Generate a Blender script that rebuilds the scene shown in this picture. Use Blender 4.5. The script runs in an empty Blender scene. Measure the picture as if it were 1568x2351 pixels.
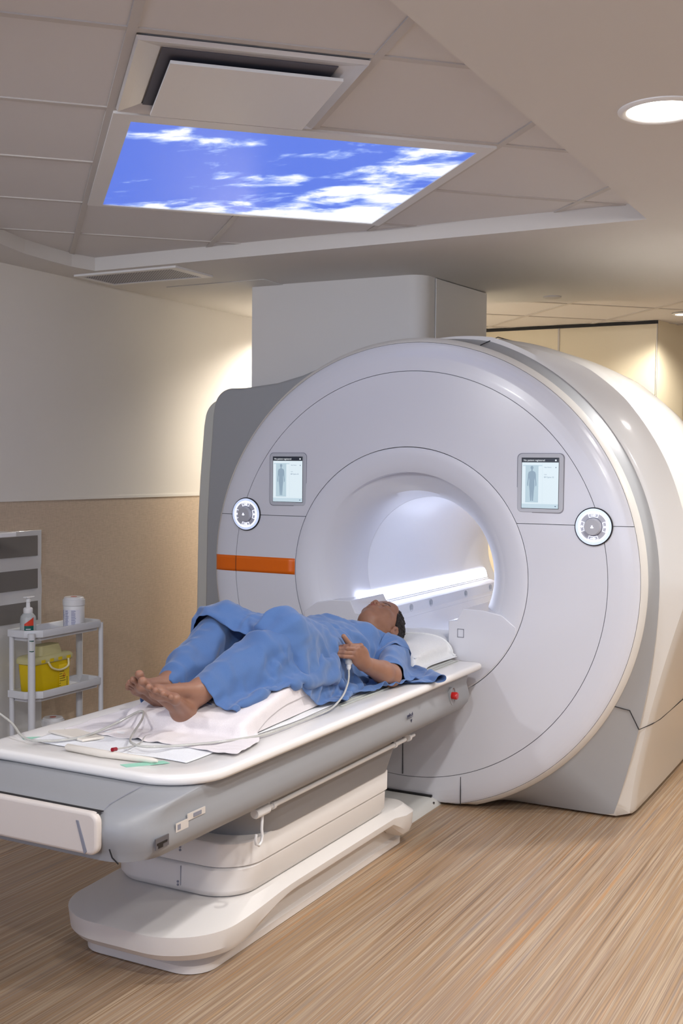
import bpy, math, random
import numpy as np
from mathutils import Vector, Matrix
from mathutils.geometry import tessellate_polygon
random.seed(7); rng = np.random.default_rng(7)
C = bpy.context.scene.collection
SC = bpy.context.scene

# ---------------------------------------------------------------- camera
def make_camera():
    cd = bpy.data.cameras.new('camera'); co = bpy.data.objects.new('camera', cd); C.objects.link(co)
    R = Vector((0.8833, 0.4687, 0.0087)); U = Vector((-0.0265, 0.0314, 0.9992))
    R = Vector((0.88325, 0.46874, 0.00869))
    F = Vector((-0.46787, 0.88288, -0.04019)).normalized()
    R = (R - F*R.dot(F)).normalized(); U = R.cross(F)
    m = Matrix((R, U, -F)).transposed().to_4x4(); m.translation = (2.0958, -4.5741, 1.4896)
    co.matrix_world = m
    cd.sensor_fit = 'VERTICAL'; cd.sensor_height = 36; cd.lens = 2606.65/2351*36
    cd.clip_start = .05; cd.clip_end = 60
    cd.dof.use_dof = False
    SC.camera = co
make_camera()
SC.view_settings.view_transform = 'Standard'; SC.view_settings.look = 'None'
SC.cycles.max_bounces = 8; SC.cycles.caustics_reflective = False; SC.cycles.caustics_refractive = False
SC.view_settings.exposure = 1.0; SC.view_settings.gamma = 1.0
w = bpy.data.worlds.new('world'); SC.world = w; w.use_nodes = True
w.node_tree.nodes['Background'].inputs[0].default_value = (.9, .85, .8, 1)
w.node_tree.nodes['Background'].inputs[1].default_value = 0.15

ZS, ZC = 2.444, 2.505                       # soffit and tile ceiling heights
# downlights: x, y, watts, warm?  (the first two are in the photograph, of the unseen rest some follow its highlights, some are added as fill)
DOWNLIGHTS = [(1.408, -1.477, 46, 0, ZS), (.565, 3.06, 30, 1, ZC), (1.55, .55, 55, 0, ZS), (-1.45, 2.05, 130, 1, ZC),
              (1.9, -3.0, 50, 0, ZS), (1.45, -4.2, 62, 0, ZS), (-.6, -3.7, 55, 0, ZS), (2.7, -2.2, 30, 0, ZS),
              (1.6, 2.3, 40, 1, ZC), (2.7, -.1, 40, 0, ZS)]

# ---------------------------------------------------------------- helpers
def s2l(c):
    return tuple(((v/255)/12.92 if v/255 <= .04045 else ((v/255+.055)/1.055)**2.4) for v in c) + (1,)
def mat(name, rgb, rough=.5, metal=0, spec=.5, coat=0, emit=None, es=0, alpha=1, trans=0, bump=None, sub=0, sheen=0):
    m = bpy.data.materials.new(name); m.use_nodes = True; nt = m.node_tree; b = nt.nodes['Principled BSDF']
    b.inputs['Base Color'].default_value = s2l(rgb); b.inputs['Roughness'].default_value = rough
    b.inputs['Metallic'].default_value = metal; b.inputs['Specular IOR Level'].default_value = spec
    b.inputs['Coat Weight'].default_value = coat; b.inputs['Coat Roughness'].default_value = .08
    b.inputs['Alpha'].default_value = alpha; b.inputs['Transmission Weight'].default_value = trans
    if sub: b.inputs['Subsurface Weight'].default_value = sub; b.inputs['Subsurface Radius'].default_value = (.012, .005, .003); b.inputs['Subsurface Scale'].default_value = 1
    if sheen: b.inputs['Sheen Weight'].default_value = sheen
    if emit: b.inputs['Emission Color'].default_value = s2l(emit); b.inputs['Emission Strength'].default_value = es
    if bump:
        sc, st, dist = bump
        tc = nt.nodes.new('ShaderNodeTexCoord'); n = nt.nodes.new('ShaderNodeTexNoise'); n.inputs['Scale'].default_value = sc; n.inputs['Detail'].default_value = 4
        bp = nt.nodes.new('ShaderNodeBump'); bp.inputs['Strength'].default_value = st; bp.inputs['Distance'].default_value = dist
        nt.links.new(tc.outputs['Object'], n.inputs['Vector']); nt.links.new(n.outputs['Fac'], bp.inputs['Height']); nt.links.new(bp.outputs['Normal'], b.inputs['Normal'])
    return m
WL = {}                                      # world location of each thing's empty
def props(o, label=None, cat=None, group=None, kind=None):
    if label: o['label'] = label
    if cat: o['category'] = cat
    if group: o['group'] = group
    if kind: o['kind'] = kind
    return o
def thing(name, loc, label, cat, group=None):
    o = bpy.data.objects.new(name, None); C.objects.link(o); o.location = loc; o.empty_display_size = .05
    WL[o] = Vector(loc); return props(o, label, cat, group)
class MB:
    def __init__(s): s.v = []; s.f = []; s.m = []; s.mi = 0
    def add(s, V, F):
        n = len(s.v); s.v += [tuple(map(float, p)) for p in V]
        for f in F: s.f.append([i+n for i in f]); s.m.append(s.mi)
        return s
    def grid(s, P, cu=False, cv=False, flip=False):
        P = np.asarray(P, float); a, b = P.shape[:2]; F = []
        for i in range(a if cu else a-1):
            for j in range(b if cv else b-1):
                q = [i*b+j, ((i+1) % a)*b+j, ((i+1) % a)*b+(j+1) % b, i*b+(j+1) % b]
                F.append(q[::-1] if flip else q)
        return s.add(P.reshape(-1, 3), F)
    def box(s, x0, x1, y0, y1, z0, z1):
        V = [(x, y, z) for z in (z0, z1) for y in (y0, y1) for x in (x0, x1)]
        return s.add(V, [(0, 2, 3, 1), (4, 5, 7, 6), (0, 1, 5, 4), (2, 6, 7, 3), (0, 4, 6, 2), (1, 3, 7, 5)])
    def prism(s, poly, axis, a, b):           # poly 2D extruded along axis from a to b
        n = len(poly)
        def P(p, t): return {'x': (t, p[0], p[1]), 'y': (p[0], t, p[1]), 'z': (p[0], p[1], t)}[axis]
        V = [P(p, a) for p in poly]+[P(p, b) for p in poly]
        F = [list(range(n)), list(range(2*n-1, n-1, -1))]+[[i, i+n, (i+1) % n+n, (i+1) % n] for i in range(n)]
        return s.add(V, F)
    def loft(s, rings, cap0=True, cap1=True):
        n = len(rings[0]); s.grid(rings, cv=True); k = len(s.v)-n*len(rings)
        if cap0: s.f.append([k+i for i in range(n)]); s.m.append(s.mi)
        if cap1: e = len(s.v)-n; s.f.append([e+i for i in range(n)][::-1]); s.m.append(s.mi)
        return s
    def tube(s, pts, r, n=12, cap=True):
        pts = [Vector(p) for p in pts]; rs = r if hasattr(r, '__len__') else [r]*len(pts)
        d = (pts[1]-pts[0]).normalized(); up = Vector((0, 0, 1)) if abs(d.z) < .9 else Vector((1, 0, 0))
        a = d.cross(up).normalized(); rings = []
        for i, p in enumerate(pts):
            t = (pts[min(i+1, len(pts)-1)]-pts[max(i-1, 0)]).normalized()
            a = (a-t*a.dot(t)).normalized(); b = t.cross(a)
            rings.append([p+(a*math.cos(q)+b*math.sin(q))*rs[i] for q in np.linspace(0, 2*math.pi, n, endpoint=False)])
        return s.loft(rings, cap, cap)
    def lathe(s, c, prof, axis='z', n=48, cap=True):   # prof [(r, t)] around axis through c
        rings = []
        for r, t in prof:
            rg = []
            for q in np.linspace(0, 2*math.pi, n, endpoint=False):
                u, v = r*math.cos(q), r*math.sin(q)
                rg.append({'z': (c[0]+u, c[1]+v, c[2]+t), 'y': (c[0]+u, c[1]+t, c[2]+v), 'x': (c[0]+t, c[1]+u, c[2]+v)}[axis])
            rings.append(rg)
        return s.loft(rings, cap, cap)
    def build(s, name, mats, parent=None, smooth=None, bevel=0, seg=2, label=None, cat=None, group=None, kind=None, solid=0, sub=0):
        if not isinstance(mats, (list, tuple)): mats = [mats]
        off = Vector((0, 0, 0))
        if parent is not None: off = WL[parent]
        me = bpy.data.meshes.new(name)
        V = np.array(s.v, float)-np.array(off)
        me.from_pydata(V.tolist(), [], s.f)
        for m in mats: me.materials.append(m)
        if any(s.m): me.polygons.foreach_set('material_index', s.m)
        o = bpy.data.objects.new(name, me); C.objects.link(o)
        import bmesh
        bm = bmesh.new(); bm.from_mesh(me); bmesh.ops.recalc_face_normals(bm, faces=bm.faces); bm.to_mesh(me); bm.free()
        if smooth is not None:
            me.polygons.foreach_set('use_smooth', [True]*len(me.polygons))
            try: me.set_sharp_from_angle(angle=math.radians(smooth))
            except Exception: pass
        if parent is not None: o.parent = parent
        WL[o] = off
        if bevel:
            b = o.modifiers.new('bevel', 'BEVEL'); b.width = bevel; b.segments = seg; b.limit_method = 'ANGLE'; b.angle_limit = math.radians(40); b.harden_normals = False
            me.polygons.foreach_set('use_smooth', [True]*len(me.polygons))
            try: me.set_sharp_from_angle(angle=math.radians(60))
            except Exception: pass
        if solid: q = o.modifiers.new('solid', 'SOLIDIFY'); q.thickness = solid; q.offset = -1
        if sub: q = o.modifiers.new('sub', 'SUBSURF'); q.levels = sub; q.render_levels = sub
        return props(o, label, cat, group, kind)
def rrect(hx, y0, y1, r0, r1=None, z=0, n=10, cx=0, rl=None):   # plan outline, r0 radius at y0 end, r1 at y1 end, counter-clockwise
    r1 = r0 if r1 is None else r1; P = []
    for (x, y, r, a) in ((hx, y0, r0, -90), (hx, y1, r1, 0), (-hx, y1, r1, 90), (-hx, y0, r0, 180)):
        sx = 1 if x > 0 else -1; sy = -1 if y == y0 else 1
        if rl and x < 0 and y == y0: r = rl
        for q in np.linspace(a, a+90, n):
            P.append((cx+x-sx*r+r*math.cos(math.radians(q)), y-sy*r+r*math.sin(math.radians(q)), z))
    return P
def text_part(txt, size, loc, rot, m, name, parent, depth=.0006, align='LEFT'):
    cu = bpy.data.curves.new(name, 'FONT'); cu.body = txt; cu.size = size; cu.extrude = depth; cu.align_x = align
    to = bpy.data.objects.new('tmp', cu); C.objects.link(to)
    bpy.context.view_layer.update()
    me = bpy.data.meshes.new_from_object(to.evaluated_get(bpy.context.evaluated_depsgraph_get()))
    bpy.data.objects.remove(to)
    me.transform(Matrix.Translation(Vector(loc)-(WL[parent] if parent else Vector()))@rot.to_4x4())
    me.materials.clear(); me.materials.append(m)
    o = bpy.data.objects.new(name, me); C.objects.link(o); o.parent = parent
    return o
from mathutils import Euler
FACE = Euler((math.pi/2, 0, 0)).to_matrix()           # text standing up, read from -Y
def nodes(m): return m.node_tree, m.node_tree.nodes['Principled BSDF']

# ---------------------------------------------------------------- materials
M = {}
M['white'] = mat('scanner_white', (215, 217, 225), .25, spec=.5, coat=.25)
M['whitem'] = mat('moulded_white', (224, 220, 216), .38)
M['body'] = mat('body_white', (222, 220, 215), .3, coat=.2)
M['grey'] = mat('satin_grey', (164, 167, 171), .42, bump=(900, .04, .001))
M['tgrey'] = mat('table_grey', (146, 148, 152), .42, bump=(900, .04, .001))
M['lgrey'] = mat('light_grey', (205, 208, 205), .4)
M['dark'] = mat('dark_gap', (30, 32, 38), .7)
M['funnel'] = mat('funnel_white', (215, 217, 225), .42)
M['seam'] = mat('seam_grey', (132, 134, 146), .7)
M['orange'] = mat('orange_film', (224, 104, 10), .3)
M['bezel'] = mat('bezel_grey', (186, 190, 198), .45)
M['tile'] = mat('ceiling_tile', (214, 212, 211), .9, bump=(400, .1, .001))
M['ceil'] = mat('ceiling_paint', (214, 212, 209), .85)
M['bar'] = mat('ceiling_bar', (196, 192, 188), .6)
M['black'] = mat('black', (18, 18, 22), .5)
M['plastic'] = mat('white_plastic', (226, 226, 226), .35)
M['chrome'] = mat('screw_steel', (150, 150, 150), .3, metal=1)

# ---------------------------------------------------------------- room
def floor_mat():
    m = mat('vinyl_floor', (190, 160, 130), .38); nt, b = nodes(m)
    tc = nt.nodes.new('ShaderNodeTexCoord')
    def noise(sx, sy, scale, det=3, rough=.55, off=0):
        mp = nt.nodes.new('ShaderNodeMapping'); mp.inputs['Scale'].default_value = (sx, sy, 1); mp.inputs['Location'].default_value = (off, off, 0)
        n = nt.nodes.new('ShaderNodeTexNoise'); n.inputs['Scale'].default_value = scale; n.inputs['Detail'].default_value = det; n.inputs['Roughness'].default_value = rough
        nt.links.new(tc.outputs['Object'], mp.inputs['Vector']); nt.links.new(mp.outputs['Vector'], n.inputs['Vector']); return n.outputs['Fac']
    def ramp(fac, stops):
        r = nt.nodes.new('ShaderNodeValToRGB'); e = r.color_ramp.elements
        while len(e) < len(stops): e.new(.5)
        for k, (p, c) in enumerate(stops): e[k].position = p; e[k].color = s2l(c)
        nt.links.new(fac, r.inputs['Fac']); return r.outputs['Color']
    def mix(f, a, c, mode='MIX', fv=None):
        x = nt.nodes.new('ShaderNodeMix'); x.data_type = 'RGBA'; x.blend_type = mode
        if f is not None: nt.links.new(f, x.inputs[0])
        else: x.inputs[0].default_value = fv
        nt.links.new(a, x.inputs[6]); nt.links.new(c, x.inputs[7]); return x.outputs[2]
    base = ramp(noise(1, .007, 80, 4), [(.32, (158, 138, 122)), (.43, (206, 178, 148)), (.5, (184, 164, 150)), (.57, (220, 204, 186)), (.68, (180, 154, 128))])
    fine = ramp(noise(1, .006, 300, 3, .6, 3), [(.32, (176, 168, 164)), (.5, (232, 226, 220)), (.68, (255, 252, 248))])
    c = mix(None, base, fine, 'MULTIPLY', .75)
    o = nt.nodes.new('ShaderNodeRGB'); o.outputs[0].default_value = s2l((208, 150, 84))
    fo = nt.nodes.new('ShaderNodeMapRange'); fo.inputs[1].default_value = .60; fo.inputs[2].default_value = .72; nt.links.new(noise(1, .012, 42, 3, .6, 9), fo.inputs[0]); fo.inputs[4].default_value = .75
    c = mix(fo.outputs[0], c, o.outputs[0])
    g = nt.nodes.new('ShaderNodeRGB'); g.outputs[0].default_value = s2l((142, 136, 142))
    fg = nt.nodes.new('ShaderNodeMapRange'); fg.inputs[1].default_value = .60; fg.inputs[2].default_value = .70; nt.links.new(noise(1, .01, 60, 3, .6, 17), fg.inputs[0]); fg.inputs[4].default_value = .6
    c = mix(fg.outputs[0], c, g.outputs[0])
    dk = nt.nodes.new('ShaderNodeRGB'); dk.outputs[0].default_value = s2l((228, 221, 208)); c = mix(None, c, dk.outputs[0], 'MULTIPLY', 1)
    nt.links.new(c, b.inputs['Base Color']); return m
def wall_mat(name, rgb, weave=0):
    m = mat(name, rgb, .8); nt, b = nodes(m)
    if weave:
        tc = nt.nodes.new('ShaderNodeTexCoord'); out = None
        for sc in ((30, 30, 420), (420, 420, 30)):
            mp = nt.nodes.new('ShaderNodeMapping'); mp.inputs['Scale'].default_value = sc; n = nt.nodes.new('ShaderNodeTexNoise'); n.inputs['Scale'].default_value = 1; n.inputs['Detail'].default_value = 2
            nt.links.new(tc.outputs['Object'], mp.inputs['Vector']); nt.links.new(mp.outputs['Vector'], n.inputs['Vector'])
            if out is None: out = n.outputs['Fac']
            else:
                a = nt.nodes.new('ShaderNodeMath'); a.operation = 'ADD'; nt.links.new(out, a.inputs[0]); nt.links.new(n.outputs['Fac'], a.inputs[1]); out = a.outputs[0]
        r = nt.nodes.new('ShaderNodeValToRGB'); r.color_ramp.elements[0].position = .35; r.color_ramp.elements[0].color = s2l([v*.93 for v in rgb]); r.color_ramp.elements[1].position = .65; r.color_ramp.elements[1].color = s2l([min(255, v*1.05) for v in rgb])
        h = nt.nodes.new('ShaderNodeMath'); h.operation = 'MULTIPLY'; h.inputs[1].default_value = .5; nt.links.new(out, h.inputs[0])
        nt.links.new(h.outputs[0], r.inputs['Fac']); nt.links.new(r.outputs['Color'], b.inputs['Base Color'])
    return m
M['wall'] = wall_mat('wall_cream', (216, 212, 206)); M['tan'] = wall_mat('wall_tan_weave', (190, 172, 152), 1)
M['backwall'] = wall_mat('back_wall_cream', (226, 217, 194))
XW, XR, YB, YF = -1.89, 3.6, 3.34, -6.4
def room():
    def st(mb, name, m, **k):
        return mb.build(name, m, kind='structure', **k)
    st(MB().box(XW-.1, XR+.1, YF-.1, 5.0, -.1, 0), 'floor', floor_mat())
    st(MB().box(XW-.1, XW, YF, 5, 0, 1.309).box(XW-.1, XW, YF, 5, 1.315, 2.6), 'wall_left', [M['tan']])
    bpy.data.objects['wall_left'].data.materials.append(M['wall'])
    me = bpy.data.objects['wall_left'].data
    for p in me.polygons: p.material_index = 1 if p.center.z > 1.31 else 0
    st(MB().box(XW-.02, XW+.004, YF, 5, 1.305, 1.319), 'trim_1', M['wall'])
    st(MB().box(XR, XR+.1, YF, 5, 0, 2.6), 'wall_right', M['wall'])
    # glowing pane added unseen in the front wall as soft frontal fill
    st(MB().box(XW, -1.2, YF-.1, YF, 0, 2.6).box(2.9, XR, YF-.1, YF, 0, 2.6).box(-1.2, 2.9, YF-.1, YF, 0, .95).box(-1.2, 2.9, YF-.1, YF, 2.25, 2.6), 'wall_front', M['wall'])
    w1 = st(MB().box(-1.2, 2.9, YF-.09, YF-.07, .95, 2.25), 'fill_light_pane', mat('fill_pane_glow', (230, 235, 245), .2, emit=(212, 224, 255), es=1.8))
    w2 = MB()
    for a in (-1.2, .15, 1.5, 2.86): w2.box(a, a+.04, YF-.07, YF+.01, .95, 2.25)
    w2.box(-1.2, 2.9, YF-.07, YF+.01, .95, .99).box(-1.2, 2.9, YF-.07, YF+.01, 2.21, 2.25).build('fill_pane_frame', M['plastic'], w1)
    # back wall: panels with an inner corner, then a recess
    mb = MB(); mb.box(XW, -.362, YB, YB+.12, 0, 2.49).box(-.354, .338, YB+.004, YB+.12, 0, 2.49)
    st(mb, 'wall_back', M['backwall'])
    st(MB().prism([(.338, YB+.01), (.43, YB+.42), (.43, 5.0), (.2, 5.0), (.2, YB+.12), (.338, YB+.12)], 'z', 0, 2.6), 'wall_back_return', M['backwall'])
    st(MB().box(.43, XR, 4.25, 4.4, 0, 2.6), 'wall_far', M['backwall'])
    st(MB().box(XW, .34, YB-.004, YB+.01, 2.485, 2.505), 'trim_2', M['black'])
    st(MB().box(-.364, -.352, YB-.002, YB+.01, 0, 2.49).box(.332, .338, YB-.003, YB+.01, 0, 2.49), 'trim_3', M['bar'])
    # soffit with a hole (the well) and the tile ceiling above
    well = [(1.067, -.157), (-1.638, -.153), (-1.659, -.298), (-1.649, -.46), (-1.623, -.654), (-1.554, -.878), (-1.45, -1.12), (-1.40, -1.5), (-1.38, -2.2), (-1.38, -3.1), (1.067, -3.1)]
    outer = [(XW, YF), (XR, YF), (XR, 2.9), (.765, 2.042), (.30, 1.86), (-.272, 1.665), (-.9, 1.64), (XW, 1.64)]
    P = [Vector((x, y, 0)) for x, y in outer]; H = [Vector((x, y, 0)) for x, y in well]
    tri = tessellate_polygon([P, H]); al = P+H; mb = MB()
    mb.add([(p.x, p.y, ZS) for p in al], tri); mb.add([(p.x, p.y, ZC+.1) for p in al], tri)
    for L in (outer, well):
        n = len(L); mb.add([(x, y, ZS) for x, y in L]+[(x, y, ZC+.1) for x, y in L], [(i, (i+1) % n, (i+1) % n+n, i+n) for i in range(n)])
    st(mb, 'ceiling_soffit', M['ceil'])
    g = .7668; e1 = np.array([-math.sin(g), math.cos(g)]); e2 = np.array([math.cos(g), math.sin(g)]); o = np.array([2.0958, -4.5741])
    mb = MB().box(XW-.1, XR+.1, YF-.1, 5.0, ZC+.004, ZC+.2)
    mb.mi = 1
    def bar(a0, b0, a1, b1, wd=.012):
        zo = .0006 if a0 == a1 else 0
        p = o+e2*a0+e1*b0; q = o+e2*a1+e1*b1; d = (q-p)/np.linalg.norm(q-p); nn = np.array([-d[1], d[0]])*wd
        V = [(*(p+nn), ZC-zo), (*(p-nn), ZC-zo), (*(q-nn), ZC-zo), (*(q+nn), ZC-zo)]; V += [(x, y, ZC+.01) for x, y, z in V]
        mb.add(V, [(0, 1, 2, 3), (7, 6, 5, 4), (0, 4, 5, 1), (1, 5, 6, 2), (2, 6, 7, 3), (3, 7, 4, 0)])
    for a in (-2.16, -.955, .264, 1.472, 2.07, 2.68, 3.9, 5.1): bar(a, -2, a, 12)
    bar(.867, 1.5, .867, 3.349); bar(.867, 4.578, .867, 12); bar(3.29, 4, 3.29, 12); bar(1.472+3.02, 4, 4.49, 12)
    for b in (2.728, 3.349, 4.578, 5.19, 5.81, 6.42, 7.03, 7.64, 8.25, 8.86, 9.5): bar(-5, b, 8, b)
    bar(-5, 3.963, .264, 3.963); bar(1.472, 3.963, 8, 3.963)
    for b in (2.1, 1.5, .9): bar(-5, b, 8, b)
    st(mb, 'ceiling', [M['tile'], M['bar']])
    return o, e1, e2
GO, E1, E2 = room()
def G(a, b, z): p = GO+E2*a+E1*b; return (p[0], p[1], z)
# ---------------------------------------------------------------- lamps and ceiling fittings
def downlight(i, x, y, watts, warm, z):
    lab = ['large round downlight in the ceiling at the upper right', 'small round downlight over the back wall beside the column',
           'downlight above the right flank of the scanner', 'warm downlight in the corner behind the scanner', 'downlight above the floor in front of the table',
           'added unseen downlight nearest the front wall on the right', 'added unseen downlight near the front wall on the left', 'added unseen downlight beside the right wall',
           'downlight behind the scanner on the right', 'added unseen downlight beside the right wall near the scanner'][i]
    t = thing('recessed_downlight', (x, y, z), lab, 'ceiling light', 'round ceiling downlights')
    k = .1 if z == ZS else .06
    MB().lathe((x, y, z), [(k+.015, 0), (k+.015, -.003), (k+.004, -.009), (k-.006, -.006), (k-.012, .0), (k-.012, .01)], n=64).build('trim_ring', M['plastic'], t, smooth=50)
    MB().lathe((x, y, z), [(k-.01, -.002), (k-.01, -.005)], n=64).build('lens', mat('lamp_lens', (255, 252, 246), .3, emit=(255, 250, 240), es=5), t)
    ld = bpy.data.lights.new('downlight_lamp', 'SPOT'); ld.energy = watts; ld.spot_size = math.radians(150); ld.spot_blend = .6; ld.shadow_soft_size = .06
    ld.color = (1, .91, .78) if warm else (1, .97, .95)
    lo = bpy.data.objects.new('downlight_lamp', ld); C.objects.link(lo); lo.parent = t; lo.location = (0, 0, -.02)
    if i in (5, 6):                           # unseen spots added at the front, turned toward the scanner to brighten it
        ld.spot_size = math.radians(95); ld.spot_blend = .9; ld.color = (.98, .97, .97)
        lo.rotation_euler = (Vector((-.2, 0, 1.35))-Vector((x, y, z))).to_track_quat('-Z', 'Y').to_euler()
for i, d in enumerate(DOWNLIGHTS): downlight(i, *d)

def sky_panel():
    t = thing('sky_light_panel', G(.868, 3.96, ZC-.002), 'glowing blue sky picture panel with white clouds in the tile ceiling', 'ceiling light panel')
    m = mat('sky_image', (40, 60, 120), .35); nt, b = nodes(m)
    tc = nt.nodes.new('ShaderNodeTexCoord')
    def nz(scale, off, det=5, sy=1.0):
        mp = nt.nodes.new('ShaderNodeMapping'); mp.inputs['Location'].default_value = off; mp.inputs['Scale'].default_value = (1, sy, 1); mp.inputs['Rotation'].default_value = (0, 0, -.767)
        n = nt.nodes.new('ShaderNodeTexNoise'); n.inputs['Scale'].default_value = scale; n.inputs['Detail'].default_value = det; n.inputs['Roughness'].default_value = .6; n.inputs['Distortion'].default_value = .25
        nt.links.new(tc.outputs['Object'], mp.inputs['Vector']); nt.links.new(mp.outputs['Vector'], n.inputs['Vector']); return n.outputs['Fac']
    # clouds gather toward the near-right half
    mp = nt.nodes.new('ShaderNodeMapping'); mp.inputs['Rotation'].default_value = (0, 0, -.767); nt.links.new(tc.outputs['Object'], mp.inputs['Vector'])
    sx = nt.nodes.new('ShaderNodeSeparateXYZ'); nt.links.new(mp.outputs['Vector'], sx.inputs[0])
    def mth(op, a, c): 
        n = nt.nodes.new('ShaderNodeMath'); n.operation = op
        for k, v in enumerate((a, c)):
            if isinstance(v, (int, float)): n.inputs[k].default_value = v
            else: nt.links.new(v, n.inputs[k])
        return n.outputs[0]
    bias = mth('ADD', mth('MULTIPLY', sx.outputs[0], .24), mth('MULTIPLY', sx.outputs[1], .10))
    blob = mth('SUBTRACT', .20, mth('ADD', mth('MULTIPLY', mth('ABSOLUTE', mth('ADD', sx.outputs[0], .36), 0), .9), mth('MULTIPLY', mth('ABSOLUTE', mth('ADD', sx.outputs[1], .40), 0), 1.5)))
    bias = mth('MAXIMUM', bias, blob)
    bias = mth('ADD', bias, mth('MAXIMUM', mth('MULTIPLY', mth('SUBTRACT', sx.outputs[1], .40), .7), 0))
    f = mth('ADD', nz(4.0, (1.7, .6, 0), 7, 1.6), bias)
    r = nt.nodes.new('ShaderNodeValToRGB'); e = r.color_ramp.elements; e[0].position = .515; e[0].color = s2l((78, 112, 216)); e[1].position = .665; e[1].color = s2l((238, 243, 255)); x = e.new(.575); x.color = s2l((130, 158, 232)); 
    nt.links.new(f, r.inputs['Fac']); nt.links.new(r.outputs['Color'], b.inputs['Emission Color']); b.inputs['Emission Strength'].default_value = .56
    b.inputs['Base Color'].default_value = (.02, .02, .03, 1)
    def quad(a0, a1, b0, b1, z0, z1, mb):
        V = [G(a, bb, z) for z in (z0, z1) for bb in (b0, b1) for a in (a0, a1)]
        mb.add(V, [(0, 2, 3, 1), (4, 5, 7, 6), (0, 1, 5, 4), (2, 6, 7, 3), (0, 4, 6, 2), (1, 3, 7, 5)])
    mb = MB(); quad(.328, 1.424, 3.425, 4.545, ZC-.004, ZC-.002, mb); mb.build('sky_picture', m, t)
    mb = MB()
    for q in ((.272, .328, 3.358, 4.572), (1.424, 1.464, 3.358, 4.572), (.328, 1.424, 3.358, 3.425), (.328, 1.424, 4.545, 4.572)): quad(*q, ZC-.008, ZC+.002, mb)
    mb.build('panel_frame', M['plastic'], t)
    t = thing('air_diffuser', G(.566, 3.04, ZC), 'square white ceiling air diffuser with dark slot beside the sky panel', 'air vent')
    mb = MB(); rings = []
    for k, z in ((.29, ZC-.002), (.285, ZC-.012), (.26, ZC-.008), (.225, ZC-.001)):
        rings.append([G(.566+sx_*k, 3.04+sy_*k, z) for sx_, sy_ in ((-1, -1), (1, -1), (1, 1), (-1, 1))])
    mb.loft(rings, False, False).build('curved_surround', mat('diffuser_metal', (214, 212, 212), .25, metal=.3), t)
    mb = MB(); quad(.345, .79, 2.815, 3.27, ZC-.003, ZC-.001, mb); mb.build('dark_throat', mat('throat_grey', (84, 84, 94), .6), t)
    mb = MB(); quad(.37, .815, 2.857, 3.30, ZC-.024, ZC-.016, mb); mb.build('centre_plate', M['plastic'], t)
    # small vents in the back ceiling and the smoke detector
    for (a, bb, lb) in ((3.30, 6.05, 'dark ceiling vent over the back room nearest the column'), (3.78, 5.75, 'dark ceiling vent over the back room at the far right')):
        v = thing('ceiling_vent', G(a, bb, ZC), lb, 'air vent', 'vents in the back ceiling')
        mb = MB(); quad(a-.12, a+.12, bb-.12, bb+.12, ZC-.006, ZC+.001, mb); mb.build('vent_frame', M['bar'], v)
        mb = MB(); quad(a-.09, a+.09, bb-.09, bb+.09, ZC-.009, ZC-.004, mb); mb.build('vent_slots', M['seam'], v)
    s = MB().lathe((.143, 1.595, ZS), [(.05, 0), (.05, -.006), (.035, -.011), (0.001, -.012)], n=32).build('smoke_detector', M['bar'], None, smooth=40, label='small flat round cap on the ceiling right of the column', cat='detector')
    # grille by the left wall and the access hatch
    t = thing('ceiling_grille', (-1.5, .05, ZS), 'long perforated return air grille in the ceiling by the left wall', 'air vent')
    gm = mat('perforated_metal', (190, 190, 196), .4); nt, b = nodes(gm)
    tc = nt.nodes.new('ShaderNodeTexCoord'); wv = nt.nodes.new('ShaderNodeTexWave'); wv.inputs['Scale'].default_value = 38; wv.bands_direction = 'DIAGONAL'
    rp = nt.nodes.new('ShaderNodeValToRGB'); rp.color_ramp.elements[0].color = s2l((84, 84, 96)); rp.color_ramp.elements[1].color = s2l((176, 176, 184))
    nt.links.new(tc.outputs['Object'], wv.inputs[0]); nt.links.new(wv.outputs['Fac'], rp.inputs[0]); nt.links.new(rp.outputs[0], b.inputs['Base Color'])
    MB().box(-1.785, -1.23, -.08, .176, ZS-.006, ZS).build('grille_face', gm, t)
    MB().box(-1.81, -1.785, -.11, .203, ZS-.01, ZS).box(-1.23, -1.18, -.11, .203, ZS-.01, ZS).box(-1.785, -1.23, -.11, -.08, ZS-.01, ZS).box(-1.785, -1.23, .176, .203, ZS-.01, ZS).build('grille_frame', M['plastic'], t)
    MB().box(-1.618, -1.0, .402, 1.40, ZS-.004, ZS).build('ceiling_hatch', M['ceil'], None, label='flat rectangular access hatch in the ceiling left of the column', cat='hatch', bevel=.002)
sky_panel()
# column boxing in the cables between scanner and ceiling
t = thing('duct_column', (-.7, .9, 1.8), 'pale grey boxed column rising from the scanner to the ceiling', 'column')
M['duct'] = mat('duct_panel', (224, 223, 222), .6)
mb = MB(); P = [(-1.189, .585), (-.29, .605)]+[(-.29+.09*math.sin(a), .695-.09*math.cos(a)) for a in np.linspace(.15, math.pi/2, 10)]+[(-.196, .73), (-.196, 1.32), (-1.189, 1.32)]
mb.prism(P, 'z', 1.55, ZS).build('front_casing', M['duct'], t, smooth=30)
MB().prism([(-.188, .735), (-.135, 1.31), (-.19, 1.31), (-.193, .735)], 'z', 1.55, ZS-.004).build('side_casing', M['duct'], t, bevel=.002)
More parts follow.
